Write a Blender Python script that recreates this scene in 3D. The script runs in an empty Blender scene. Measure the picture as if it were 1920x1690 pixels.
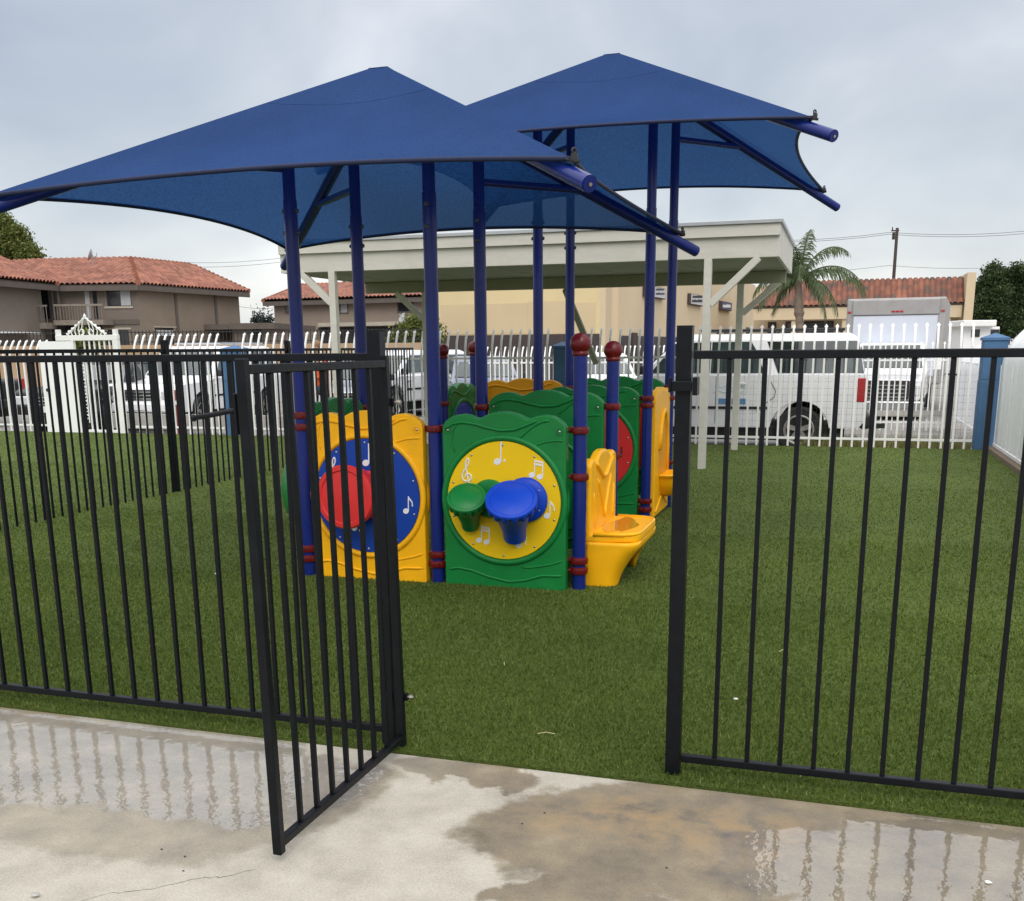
import bpy, bmesh, math, random
import numpy as np
from mathutils import Vector, Matrix
random.seed(7); RNG = np.random.default_rng(7)
sc = bpy.context.scene
COL = sc.collection
rad = math.radians
PI = math.pi

# ---------------------------------------------------------------- camera
CAM_H, PITCH, ROLL, YAW, FPX = 1.55, 13.086, 0.5, 17.6, 1923.0
def _rotz(v):
    c, s = math.cos(rad(YAW)), math.sin(rad(YAW)); return Vector((c*v.x-s*v.y, s*v.x+c*v.y, v.z))
_fw = Vector((0, math.cos(rad(PITCH)), -math.sin(rad(PITCH))))
_up0 = Vector((0, math.sin(rad(PITCH)), math.cos(rad(PITCH))))
_r0 = Vector((1, 0, 0))
_r = _r0*math.cos(rad(ROLL)) - _up0*math.sin(rad(ROLL))
_up = _up0*math.cos(rad(ROLL)) + _r0*math.sin(rad(ROLL))
FW, RT, UP = _rotz(_fw), _rotz(_r), _rotz(_up)
EYE = Vector((0, 0, CAM_H))
cd = bpy.data.cameras.new("camera"); cam = bpy.data.objects.new("camera", cd); COL.objects.link(cam)
cd.sensor_width = 36; cd.sensor_fit = 'HORIZONTAL'; cd.lens = FPX/1920*36
cd.shift_y = (1100-845)/1920; cd.clip_start = .05; cd.clip_end = 3000
m = Matrix((RT, UP, -FW)).transposed().to_4x4(); m.translation = EYE
cam.matrix_world = m
sc.camera = cam
def P(x, y, D):
    """real place of a surveyed photo point at distance D (metres along the view)"""
    d = FW + RT*((x-960)/FPX) - UP*((y-1100)/FPX)
    return EYE + d*D
def PZ(x, y, D, z):
    p = P(x, y, D); p.z = z; return p

# ---------------------------------------------------------------- light
SUN_EL, SUN_AZ = 48, 160
w = bpy.data.worlds.new("World"); sc.world = w; w.use_nodes = True
nt = w.node_tree; nt.nodes.clear()
def nd(nt, t, **kw):
    n = nt.nodes.new(t)
    for k, v in kw.items():
        if k.startswith('i_'):
            key = k[2:]; key = int(key) if key.isdigit() else key.replace('_', ' ')
            n.inputs[key].default_value = v
        else: setattr(n, k, v)
    return n
def ln(nt, a, ao, b, bi): nt.links.new(a.outputs[ao], b.inputs[bi])
def ramp(nt, stops, interp='LINEAR'):
    n = nt.nodes.new('ShaderNodeValToRGB'); cr = n.color_ramp; cr.interpolation = interp
    while len(cr.elements) < len(stops): cr.elements.new(.5)
    for e, (p, c) in zip(cr.elements, stops):
        e.position = p; e.color = c if len(c) == 4 else (*c, 1)
    return n
out = nd(nt, 'ShaderNodeOutputWorld')
sky = nd(nt, 'ShaderNodeTexSky', sky_type='NISHITA', sun_disc=False, sun_elevation=rad(SUN_EL), sun_rotation=rad(SUN_AZ), altitude=100, air_density=1.0, dust_density=3.0)
bg1 = nd(nt, 'ShaderNodeBackground'); bg1.inputs['Strength'].default_value = .05
ln(nt, sky, 'Color', bg1, 'Color')
tc = nd(nt, 'ShaderNodeTexCoord'); sep = nd(nt, 'ShaderNodeSeparateXYZ'); ln(nt, tc, 'Generated', sep, 'Vector')
# overcast brightness by elevation (bright horizon gap, grey mid sky, bright zenith)
lum = ramp(nt, [(0, (.78, .78, .77)), (.08, (.60, .61, .62)), (.18, (.44, .455, .475)), (.33, (.47, .485, .51)), (.44, (.95, .94, .92)), (.60, (1.15, 1.15, 1.15)), (1, (1.6, 1.58, 1.55))])
ln(nt, sep, 'Z', lum, 'Fac')
# clouds: project the direction on a flat layer
zz = nd(nt, 'ShaderNodeMath', operation='ADD'); zz.inputs[1].default_value = .55; ln(nt, sep, 'Z', zz, 0)
dx = nd(nt, 'ShaderNodeMath', operation='DIVIDE'); ln(nt, sep, 'X', dx, 0); ln(nt, zz, 0, dx, 1)
dy = nd(nt, 'ShaderNodeMath', operation='DIVIDE'); ln(nt, sep, 'Y', dy, 0); ln(nt, zz, 0, dy, 1)
cv = nd(nt, 'ShaderNodeCombineXYZ'); ln(nt, dx, 0, cv, 'X'); ln(nt, dy, 0, cv, 'Y')
n1 = nd(nt, 'ShaderNodeTexNoise', i_Scale=2.3, i_Detail=5.0, i_Roughness=.5, i_Distortion=.3); ln(nt, cv, 0, n1, 'Vector')
cr = ramp(nt, [(.34, (.74, .77, .82)), (.46, (.94, .95, .97)), (.56, (1.12, 1.11, 1.09)), (.68, (1.5, 1.45, 1.40))]); ln(nt, n1, 'Fac', cr, 'Fac')
mul = nd(nt, 'ShaderNodeMix', data_type='RGBA', blend_type='MULTIPLY'); mul.inputs['Factor'].default_value = 1
ln(nt, lum, 'Color', mul, 6); ln(nt, cr, 'Color', mul, 7)
bg2 = nd(nt, 'ShaderNodeBackground'); ln(nt, mul, 2, bg2, 'Color'); bg2.inputs['Strength'].default_value = 1.0
add = nd(nt, 'ShaderNodeAddShader'); ln(nt, bg1, 0, add, 0); ln(nt, bg2, 0, add, 1); ln(nt, add, 0, out, 'Surface')
sd = bpy.data.lights.new("sun", 'SUN'); sd.energy = 1.25; sd.angle = rad(45); sd.color = (1, .96, .9)
so = bpy.data.objects.new("sun", sd); COL.objects.link(so)
_sdir = Vector((math.sin(rad(SUN_AZ))*math.cos(rad(SUN_EL)), math.cos(rad(SUN_AZ))*math.cos(rad(SUN_EL)), math.sin(rad(SUN_EL))))
so.rotation_euler = _sdir.to_track_quat('Z', 'Y').to_euler(); so.location = (0, 0, 30)
sc.view_settings.view_transform = 'Standard'; sc.view_settings.look = 'None'; sc.view_settings.gamma = 1
sc.view_settings.exposure = 0.0
try: sc.view_settings.use_curve_mapping = False
except Exception: pass
sc.cycles.max_bounces = 6; sc.cycles.transparent_max_bounces = 12; sc.cycles.caustics_reflective = False; sc.cycles.caustics_refractive = False

# ---------------------------------------------------------------- materials
def mat(name, col, rough=.5, metal=0, var=.12, scale=6, bump=0, bscale=60, coat=0, rvar=.1, spec=.5, streak=0, dirt=None):
    """principled with noise-driven colour and roughness variation and optional fine bump"""
    m = bpy.data.materials.new(name); m.use_nodes = True; nt = m.node_tree; b = nt.nodes['Principled BSDF']
    b.inputs['Metallic'].default_value = metal; b.inputs['Coat Weight'].default_value = coat; b.inputs['Coat Roughness'].default_value = .08
    b.inputs['Specular IOR Level'].default_value = spec
    tc = nd(nt, 'ShaderNodeTexCoord')
    n = nd(nt, 'ShaderNodeTexNoise', i_Scale=scale, i_Detail=6.0, i_Roughness=.6)
    if streak:
        mp = nd(nt, 'ShaderNodeMapping'); mp.inputs['Scale'].default_value = (1, 1, 1/streak); ln(nt, tc, 'Object', mp, 0); ln(nt, mp, 0, n, 'Vector')
    else: ln(nt, tc, 'Object', n, 'Vector')
    lo = [max(0, c*(1-var)) for c in col]; hi = [min(1, c*(1+var)) for c in col]
    r = ramp(nt, [(.3, lo), (.7, hi)]); ln(nt, n, 'Fac', r, 'Fac')
    last = (r, 'Color')
    if dirt:
        dcol, amt, dsc = dirt
        n3 = nd(nt, 'ShaderNodeTexNoise', i_Scale=dsc, i_Detail=8.0, i_Roughness=.7); ln(nt, tc, 'Object', n3, 'Vector')
        r3 = ramp(nt, [(.5, (0, 0, 0)), (.72, (amt, amt, amt))]); ln(nt, n3, 'Fac', r3, 'Fac')
        mx = nd(nt, 'ShaderNodeMix', data_type='RGBA'); ln(nt, r3, 'Color', mx, 0); ln(nt, r, 'Color', mx, 6); mx.inputs[7].default_value = (*dcol, 1)
        last = (mx, 2)
    ln(nt, last[0], last[1], b, 'Base Color')
    r2 = nd(nt, 'ShaderNodeMapRange'); r2.inputs['To Min'].default_value = max(.02, rough-rvar); r2.inputs['To Max'].default_value = min(1, rough+rvar)
    n2 = nd(nt, 'ShaderNodeTexNoise', i_Scale=scale*2.3, i_Detail=4.0); ln(nt, tc, 'Object', n2, 'Vector')
    ln(nt, n2, 'Fac', r2, 'Value'); ln(nt, r2, 0, b, 'Roughness')
    if bump:
        n4 = nd(nt, 'ShaderNodeTexNoise', i_Scale=bscale, i_Detail=3.0); ln(nt, tc, 'Object', n4, 'Vector')
        bp = nd(nt, 'ShaderNodeBump'); bp.inputs['Strength'].default_value = bump; bp.inputs['Distance'].default_value = .01
        ln(nt, n4, 'Fac', bp, 'Height'); ln(nt, bp, 0, b, 'Normal')
    return m
MT = {}
MT['black'] = mat('black_powder_coat', (.0038, .005, .0075), .38, 0, .3, 20, .12, 220, spec=.2, dirt=((.014, .016, .02), .25, 9))
MT['blue_post'] = mat('blue_gloss_steel', (.006, .018, .16), .3, 0, .1, 4, 0, coat=.12, spec=.3)
MT['blue_plastic'] = mat('blue_plastic', (.005, .055, .50), .4, 0, .08, 12, .1, 160, spec=.3)
MT['blue_disc'] = mat('blue_board', (.005, .05, .34), .42, 0, .07, 5, .05, 90, spec=.3)
MT['yellow_plastic'] = mat('yellow_plastic', (.92, .46, .008), .38, 0, .05, 5, .08, 70, spec=.25, dirt=((.60, .27, .016), .34, 3.5))
MT['yellow_disc'] = mat('yellow_board', (.86, .56, .008), .4, 0, .04, 4, .05, 90, spec=.25)
MT['amber_plastic'] = mat('amber_plastic', (.70, .30, .006), .42, 0, .08, 5, .08, 70, spec=.25)
MT['green_plastic'] = mat('green_plastic', (.007, .19, .040), .38, 0, .1, 5, .1, 70, spec=.3, dirt=((.012, .115, .034), .45, 3.5))
MT['red_plastic'] = mat('red_plastic', (.62, .030, .030), .42, 0, .08, 6, .08, 80, spec=.3)
MT['clamp'] = mat('dark_red_casting', (.125, .005, .007), .3, 0, .15, 14, .15, 120, coat=.1, spec=.35)
MT['white_mark'] = mat('white_marking', (.78, .79, .80), .45, 0, .04, 20)
MT['bolt'] = mat('stainless_bolt', (.45, .42, .38), .3, .9, .15, 60)
MT['bolt_cap'] = mat('dark_bolt_cap', (.07, .07, .085), .45, .2, .2, 40)
MT['white_iron'] = mat('white_painted_iron', (.86, .86, .85), .5, 0, .04, 3, .06, 60, dirt=((.6, .57, .5), .25, 2.2), streak=4)
MT['white_sheet'] = mat('white_vinyl_sheet', (.91, .92, .93), .5, 0, .03, 1.2, .1, 12, dirt=((.74, .72, .68), .25, 1.5), streak=5)
MT['pillar_blue'] = mat('blue_painted_masonry', (.055, .14, .28), .65, 0, .12, 3, .25, 40, dirt=((.09, .18, .30), .5, 2))
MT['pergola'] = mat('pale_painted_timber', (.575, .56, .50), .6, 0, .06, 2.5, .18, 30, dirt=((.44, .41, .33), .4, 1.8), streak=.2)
MT['pergola_shaded'] = mat('shaded_pergola_boards', (.30, .30, .225), .7, 0, .08, 2, .15, 25)  # pergola timber again, with the shade under the roof put into its colour
MT['galv'] = mat('galvanised_edge', (.45, .47, .48), .45, .5, .12, 4)
MT['car_white'] = mat('white_car_paint', (.86, .87, .89), .3, 0, .03, 2, 0, coat=.6, dirt=((.6, .59, .56), .3, 2.2))
MT['car_black'] = mat('black_car_paint', (.008, .009, .011), .3, 0, .1, 2, coat=.2, spec=.3)
MT['car_silver'] = mat('silver_car_paint', (.34, .37, .42), .3, .4, .06, 2, coat=.6)
MT['car_grey'] = mat('grey_blue_car_paint', (.22, .25, .31), .3, .3, .06, 2, coat=.6)
MT['trim'] = mat('black_rubber_trim', (.018, .018, .02), .6, 0, .2, 15)
MT['tyre'] = mat('tyre_rubber', (.022, .022, .024), .8, 0, .2, 15, .2, 60)
MT['alloy'] = mat('wheel_alloy', (.45, .43, .41), .35, .7, .1, 10)
MT['chrome'] = mat('bumper_chrome', (.55, .56, .57), .2, .9, .08, 6)
MT['red_lens'] = mat('red_lens', (.42, .018, .02), .15, 0, .1, 20, coat=.5)
MT['clear_lens'] = mat('clear_lens', (.62, .64, .66), .12, .1, .1, 20, coat=.5)
MT['decal_blue'] = mat('blue_decal', (.11, .26, .48), .4, 0, .05, 10)
MT['decal_cyan'] = mat('pale_cyan_decal', (.46, .62, .70), .4, 0, .05, 10)
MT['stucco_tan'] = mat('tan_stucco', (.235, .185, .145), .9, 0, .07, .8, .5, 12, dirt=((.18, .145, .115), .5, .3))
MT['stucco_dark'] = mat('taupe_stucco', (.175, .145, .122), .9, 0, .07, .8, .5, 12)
MT['stucco_pink'] = mat('beige_brown_stucco', (.27, .215, .175), .9, 0, .06, .8, .4, 12)
MT['stucco_yellow'] = mat('pale_yellow_stucco', (.68, .555, .315), .9, 0, .05, .5, .4, 10, dirt=((.68, .55, .37), .8, .22), streak=2)
MT['stucco_peach'] = mat('peach_stucco', (.64, .52, .35), .9, 0, .05, .5, .4, 10, dirt=((.57, .47, .30), .6, .35), streak=3)
MT['patch_paint'] = mat('tan_touch_up_paint', (.60, .48, .30), .9, 0, .05, .5, .3, 10)
MT['base_brown'] = mat('brown_painted_base', (.060, .046, .046), .85, 0, .1, 1.5, .3, 14)
MT['fascia_brown'] = mat('weathered_fascia', (.11, .09, .078), .8, 0, .12, 2)
MT['cream_trim'] = mat('cream_window_trim', (.42, .38, .31), .7, 0, .08, 2)
MT['rail_wood'] = mat('weathered_balcony_timber', (.25, .215, .18), .8, 0, .15, 4)
MT['wall_tan'] = mat('tan_block_wall', (.42, .29, .175), .9, 0, .1, 1.5, .3, 10)
MT['pane'] = mat('dark_window_pane', (.02, .023, .028), .08, 0, .2, 3, spec=.6)
MT['curtain'] = mat('pale_curtain', (.42, .43, .45), .8, 0, .1, 3, streak=8)
MT['shadow_room'] = mat('interior_shade', (.02, .019, .018), .9)  # near-black colour paints the shade inside openings on flat wall slabs
MT['sign_box'] = mat('brown_sign_box', (.055, .035, .032), .6)
MT['sign_white'] = mat('faded_white_sign_face', (.55, .55, .56), .5, 0, .08, 4)
MT['sign_blue'] = mat('navy_sign_face', (.02, .03, .12), .5)
MT['ink'] = mat('sign_ink', (.035, .035, .05), .7)
MT['ink_red'] = mat('sign_red_ink', (.45, .15, .13), .7)
MT['wood_pole'] = mat('utility_pole_wood', (.045, .034, .028), .9, 0, .2, 6)
MT['wire'] = mat('overhead_wire', (.06, .06, .065), .7)
MT['bark'] = mat('tree_bark', (.10, .075, .055), .95, 0, .25, 5, .6, 12)
MT['palm_bark'] = mat('palm_bark', (.22, .17, .13), .95, 0, .25, 6, .6, 10)
MT['iron_black'] = mat('black_iron_railing', (.018, .018, .02), .6)
MT['bollard'] = mat('dark_red_bollard_paint', (.20, .022, .018), .5, 0, .15, 6)
MT['kerb_brown'] = mat('stained_kerb_concrete', (.20, .145, .105), .9, 0, .15, 5, .3, 30)
MT['pale_concrete'] = mat('pale_kerb_concrete', (.40, .39, .36), .9, 0, .12, 3, .3, 30)
MT['orange_cloth'] = mat('orange_work_shirt', (.62, .095, .02), .8, 0, .1, 10, .3, 30)
MT['denim'] = mat('dark_denim', (.03, .045, .065), .85, 0, .15, 14)
MT['skin'] = mat('skin', (.42, .25, .17), .55, 0, .06, 10)
MT['hair'] = mat('light_brown_hair', (.22, .13, .065), .7, 0, .2, 30)
MT['straw'] = mat('dry_straw', (.50, .46, .24), .8, 0, .15, 40)
MT['litter'] = mat('white_litter', (.75, .75, .74), .7)
MT['pebble'] = mat('grey_pebble', (.38, .37, .34), .85, 0, .2, 40, .4, 60)
MT['shingle_grey'] = mat('grey_flat_roofing', (.26, .25, .24), .9, 0, .1, 2)
MT['truck_box'] = mat('grey_truck_box_frame', (.36, .35, .345), .5, .2, .1, 2, dirt=((.25, .23, .2), .4, 3))
MT['truck_panel'] = mat('bluish_white_truck_panel', (.60, .64, .72), .45, 0, .04, 1, dirt=((.5, .5, .52), .25, 3))

def glass_mat(name, col):
    m = bpy.data.materials.new(name); m.use_nodes = True; b = m.node_tree.nodes['Principled BSDF']
    b.inputs['Base Color'].default_value = (*col, 1); b.inputs['Roughness'].default_value = .04; b.inputs['Specular IOR Level'].default_value = .9
    b.inputs['Coat Weight'].default_value = .6; b.inputs['Coat Roughness'].default_value = .02
    nt = m.node_tree; tc = nd(nt, 'ShaderNodeTexCoord'); n = nd(nt, 'ShaderNodeTexNoise', i_Scale=1.3, i_Detail=3.0); ln(nt, tc, 'Object', n, 'Vector')
    r = ramp(nt, [(.4, [c*.6 for c in col]), (.62, [min(1, c*1.5) for c in col])]); ln(nt, n, 'Fac', r, 'Fac'); ln(nt, r, 'Color', b, 'Base Color')
    return m
MT['car_glass'] = glass_mat('tinted_car_glass', (.035, .05, .052))
MT['car_glass_pale'] = glass_mat('pale_car_glass', (.03, .046, .047))

def fabric_mat():
    m = bpy.data.materials.new('blue_shade_cloth'); m.use_nodes = True; nt = m.node_tree; nt.nodes.clear()
    o = nd(nt, 'ShaderNodeOutputMaterial'); tc = nd(nt, 'ShaderNodeTexCoord')
    n = nd(nt, 'ShaderNodeTexNoise', i_Scale=55.0, i_Detail=3.0, i_Roughness=.7); ln(nt, tc, 'Object', n, 'Vector')
    n2 = nd(nt, 'ShaderNodeTexNoise', i_Scale=1.6, i_Detail=4.0); ln(nt, tc, 'Object', n2, 'Vector')
    mixn = nd(nt, 'ShaderNodeMath', operation='MULTIPLY'); ln(nt, n, 'Fac', mixn, 0); ln(nt, n2, 'Fac', mixn, 1)
    r = ramp(nt, [(.10, (.015, .045, .145)), (.45, (.025, .064, .19))]); ln(nt, mixn, 0, r, 'Fac')
    rt = ramp(nt, [(.36, (.0025, .013, .056)), (.64, (.008, .034, .098))]); ln(nt, n, 'Fac', rt, 'Fac')
    d = nd(nt, 'ShaderNodeBsdfDiffuse', i_Roughness=1.0); ln(nt, r, 'Color', d, 'Color')
    t = nd(nt, 'ShaderNodeBsdfTranslucent'); ln(nt, rt, 'Color', t, 'Color')
    g = nd(nt, 'ShaderNodeBsdfGlossy', i_Roughness=.5); g.inputs['Color'].default_value = (.5, .55, .7, 1)
    tr = nd(nt, 'ShaderNodeBsdfTransparent')
    tr.inputs['Color'].default_value = (.35, .6, 1, 1)
    m1 = nd(nt, 'ShaderNodeAddShader'); ln(nt, d, 0, m1, 0); ln(nt, t, 0, m1, 1)
    m2 = nd(nt, 'ShaderNodeMixShader'); m2.inputs[0].default_value = .03; ln(nt, m1, 0, m2, 1); ln(nt, g, 0, m2, 2)
    m3 = nd(nt, 'ShaderNodeMixShader'); m3.inputs[0].default_value = .07; ln(nt, m2, 0, m3, 1); ln(nt, tr, 0, m3, 2)
    ln(nt, m3, 0, o, 'Surface'); return m
MT['fabric'] = fabric_mat()
MT['hem'] = mat('backlit_dark_hem', (.010, .016, .055), .8, 0, .15, 30)  # same cloth as the canopy; its backlit darkness is put into the colour

def rolls(nt, col, out_i, width):
    """laid turf rolls differ slightly in tone"""
    g = nd(nt, 'ShaderNodeNewGeometry'); s = nd(nt, 'ShaderNodeSeparateXYZ'); ln(nt, g, 'Position', s, 0)
    d = nd(nt, 'ShaderNodeMath', operation='DIVIDE'); ln(nt, s, 'X', d, 0); d.inputs[1].default_value = width
    f = nd(nt, 'ShaderNodeMath', operation='FLOOR'); ln(nt, d, 0, f, 0); w_ = nd(nt, 'ShaderNodeTexWhiteNoise', noise_dimensions='1D'); ln(nt, f, 0, w_, 'W')
    r = ramp(nt, [(0, (.90, .91, .88)), (1, (1.08, 1.07, 1.08))]); ln(nt, w_, 'Value', r, 'Fac')
    n = nd(nt, 'ShaderNodeTexNoise', i_Scale=.9, i_Detail=4.0); ln(nt, g, 'Position', n, 'Vector'); r2 = ramp(nt, [(.35, (.86, .88, .84)), (.65, (1.1, 1.07, 1.1))]); ln(nt, n, 'Fac', r2, 'Fac')
    m1 = nd(nt, 'ShaderNodeMix', data_type='RGBA', blend_type='MULTIPLY'); m1.inputs[0].default_value = 1; ln(nt, col, out_i, m1, 6); ln(nt, r, 'Color', m1, 7)
    m2 = nd(nt, 'ShaderNodeMix', data_type='RGBA', blend_type='MULTIPLY'); m2.inputs[0].default_value = 1; ln(nt, m1, 2, m2, 6); ln(nt, r2, 'Color', m2, 7)
    return m2
def leaf_mat(name, c1, c2, c3, transl=.35, roll=0):
    m = bpy.data.materials.new(name); m.use_nodes = True; nt = m.node_tree; nt.nodes.clear()
    o = nd(nt, 'ShaderNodeOutputMaterial'); g = nd(nt, 'ShaderNodeNewGeometry')
    r = ramp(nt, [(0, c1), (.5, c2), (1, c3)]); ln(nt, g, 'Random Per Island', r, 'Fac')
    src = (rolls(nt, r, 'Color', roll), 2) if roll else (r, 'Color')
    d = nd(nt, 'ShaderNodeBsdfPrincipled', i_Roughness=.55); ln(nt, *src, d, 'Base Color'); d.inputs['Specular IOR Level'].default_value = .3
    t = nd(nt, 'ShaderNodeBsdfTranslucent'); ln(nt, *src, t, 'Color')
    mx = nd(nt, 'ShaderNodeMixShader'); mx.inputs[0].default_value = transl; ln(nt, d, 0, mx, 1); ln(nt, t, 0, mx, 2); ln(nt, mx, 0, o, 'Surface'); return m
MT['leaf_olive'] = leaf_mat('olive_foliage', (.06, .085, .02), (.14, .17, .04), (.25, .27, .075))
MT['leaf_dark'] = leaf_mat('dark_foliage', (.022, .042, .018), (.05, .085, .03), (.095, .14, .05))
MT['leaf_palm'] = leaf_mat('palm_foliage', (.05, .08, .035), (.10, .145, .06), (.19, .23, .12))
MT['leaf_conifer'] = leaf_mat('conifer_foliage', (.02, .035, .035), (.035, .05, .048), (.05, .07, .06))
MT['blade'] = leaf_mat('turf_blades', (.056, .098, .012), (.112, .167, .024), (.205, .252, .056), .3, 3.66)
MT['weed'] = leaf_mat('weeds', (.10, .12, .03), (.20, .20, .06), (.34, .30, .12), .3)

def turf_mat():
    m = bpy.data.materials.new('turf_pile'); m.use_nodes = True; nt = m.node_tree; b = nt.nodes['Principled BSDF']
    tc = nd(nt, 'ShaderNodeTexCoord')
    n = nd(nt, 'ShaderNodeTexNoise', i_Scale=130.0, i_Detail=4.0, i_Roughness=.75); ln(nt, tc, 'Object', n, 'Vector')
    n2 = nd(nt, 'ShaderNodeTexNoise', i_Scale=1.1, i_Detail=5.0, i_Roughness=.6); ln(nt, tc, 'Object', n2, 'Vector')
    r = ramp(nt, [(.32, (.042, .072, .010)), (.5, (.104, .154, .023)), (.68, (.195, .248, .058))]); ln(nt, n, 'Fac', r, 'Fac')
    r2 = ramp(nt, [(.3, (.82, .84, .8)), (.7, (1.14, 1.1, 1.1))]); ln(nt, n2, 'Fac', r2, 'Fac')
    mx = nd(nt, 'ShaderNodeMix', data_type='RGBA', blend_type='MULTIPLY'); mx.inputs[0].default_value = 1; ln(nt, r, 'Color', mx, 6); ln(nt, r2, 'Color', mx, 7)
    mx = rolls(nt, r, 'Color', 3.66); ln(nt, mx, 2, b, 'Base Color'); b.inputs['Roughness'].default_value = .75; b.inputs['Specular IOR Level'].default_value = .25
    bp = nd(nt, 'ShaderNodeBump', i_Strength=1.0, i_Distance=.02); ln(nt, n, 'Fac', bp, 'Height'); ln(nt, bp, 0, b, 'Normal')
    return m
MT['turf'] = turf_mat()

def asphalt_mat():
    m = mat('lot_asphalt', (.24, .23, .21), .85, 0, .2, 1.2, .4, 60, dirt=((.12, .11, .10), .6, .5)); return m
MT['asphalt'] = asphalt_mat()

def concrete_mat():
    m = bpy.data.materials.new('wet_concrete'); m.use_nodes = True; nt = m.node_tree; b = nt.nodes['Principled BSDF']
    geo = nd(nt, 'ShaderNodeNewGeometry'); pos = (geo, 'Position')
    wn = nd(nt, 'ShaderNodeTexNoise', i_Scale=3.0, i_Detail=7.0, i_Roughness=.6); ln(nt, *pos, wn, 'Vector')
    wsub = nd(nt, 'ShaderNodeVectorMath', operation='SUBTRACT'); ln(nt, wn, 'Color', wsub, 0); wsub.inputs[1].default_value = (.5, .5, .5)
    wsc = nd(nt, 'ShaderNodeVectorMath', operation='SCALE'); ln(nt, wsub, 0, wsc, 0); wsc.inputs['Scale'].default_value = .62
    wp = nd(nt, 'ShaderNodeVectorMath', operation='ADD'); ln(nt, *pos, wp, 0); ln(nt, wsc, 0, wp, 1)
    def blobs(lst, lo, hi):
        acc = None
        for (cx, cy, rx, ry) in lst:
            s = nd(nt, 'ShaderNodeVectorMath', operation='SUBTRACT'); ln(nt, wp, 0, s, 0); s.inputs[1].default_value = (cx, cy, 0)
            d = nd(nt, 'ShaderNodeVectorMath', operation='DIVIDE'); ln(nt, s, 0, d, 0); d.inputs[1].default_value = (rx, ry, 1e3)
            l = nd(nt, 'ShaderNodeVectorMath', operation='LENGTH'); ln(nt, d, 0, l, 0)
            mr = nd(nt, 'ShaderNodeMapRange', interpolation_type='SMOOTHSTEP'); ln(nt, l, 'Value', mr, 'Value')
            mr.inputs['From Min'].default_value = hi; mr.inputs['From Max'].default_value = lo
            mr.inputs['To Min'].default_value = 0; mr.inputs['To Max'].default_value = 1
            if acc is None: acc = mr
            else:
                mx = nd(nt, 'ShaderNodeMath', operation='MAXIMUM'); ln(nt, acc, 0, mx, 0); ln(nt, mr, 0, mx, 1); acc = mx
        return acc
    DAMP = [(-2.45, 2.95, .95, .62), (-3.5, 2.95, 1.0, .62), (-1.9, 3.0, .42, .48), (-.55, 3.02, .62, .40), (.5, 3.05, 1.2, .62), (-1.28, 3.38, .34, .16), (-.15, 3.3, .6, .35), (-.62, 2.62, .30, .16)]
    PUD = [(-2.6, 3.12, 1.0, .50), (-3.5, 3.15, .8, .46), (-1.95, 3.08, .38, .40), (.62, 3.02, .86, .40), (.15, 2.98, .45, .34)]
    damp = blobs(DAMP, .86, 1.04); pud = blobs(PUD, .90, 1.0)
    px_ = nd(nt, 'ShaderNodeSeparateXYZ'); ln(nt, wp, 0, px_, 0); dk = nd(nt, 'ShaderNodeMapRange', interpolation_type='SMOOTHSTEP'); ln(nt, px_, 'X', dk, 'Value'); dk.inputs['From Min'].default_value = -1.7; dk.inputs['From Max'].default_value = -1.1; dk.inputs['To Min'].default_value = .55
    dcol = nd(nt, 'ShaderNodeMath', operation='MULTIPLY'); ln(nt, damp, 0, dcol, 0); ln(nt, dk, 0, dcol, 1)
    # base colour: fine grain, broad mottling
    f = nd(nt, 'ShaderNodeTexNoise', i_Scale=130.0, i_Detail=4.0, i_Roughness=.7); ln(nt, *pos, f, 'Vector')
    g = nd(nt, 'ShaderNodeTexNoise', i_Scale=4.5, i_Detail=7.0, i_Roughness=.65); ln(nt, *pos, g, 'Vector')
    dry = ramp(nt, [(.33, (.36, .332, .278)), (.52, (.445, .412, .35)), (.7, (.515, .482, .415))]); ln(nt, g, 'Fac', dry, 'Fac')
    wet = ramp(nt, [(.28, (.135, .112, .082)), (.45, (.20, .168, .122)), (.58, (.25, .207, .14)), (.75, (.33, .28, .20))]); ln(nt, g, 'Fac', wet, 'Fac')
    fr = ramp(nt, [(.3, (.78, .78, .78)), (.6, (1.08, 1.08, 1.08))]); ln(nt, f, 'Fac', fr, 'Fac')
    mx = nd(nt, 'ShaderNodeMix', data_type='RGBA'); ln(nt, dcol, 0, mx, 0); ln(nt, dry, 'Color', mx, 6); ln(nt, wet, 'Color', mx, 7)
    m2 = nd(nt, 'ShaderNodeMix', data_type='RGBA', blend_type='MULTIPLY'); m2.inputs[0].default_value = 1; ln(nt, mx, 2, m2, 6); ln(nt, fr, 'Color', m2, 7)
    # old rust-brown stain along the turf edge, right of the gate
    st = blobs([(-.55, 3.1, .55, .22), (-.2, 3.2, .3, .2), (-3.3, 3.45, .5, .06)], .3, 1.15)
    sn = nd(nt, 'ShaderNodeTexNoise', i_Scale=9.0, i_Detail=6.0, i_Roughness=.7); ln(nt, *pos, sn, 'Vector')
    sr = ramp(nt, [(.40, (0, 0, 0)), (.66, (.95, .95, .95))]); ln(nt, sn, 'Fac', sr, 'Fac')
    sm = nd(nt, 'ShaderNodeMath', operation='MULTIPLY'); ln(nt, st, 0, sm, 0); ln(nt, sr, 'Color', sm, 1)
    m3 = nd(nt, 'ShaderNodeMix', data_type='RGBA'); ln(nt, sm, 0, m3, 0); ln(nt, m2, 2, m3, 6); m3.inputs[7].default_value = (.31, .215, .115, 1)
    ln(nt, m3, 2, b, 'Base Color')
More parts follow.
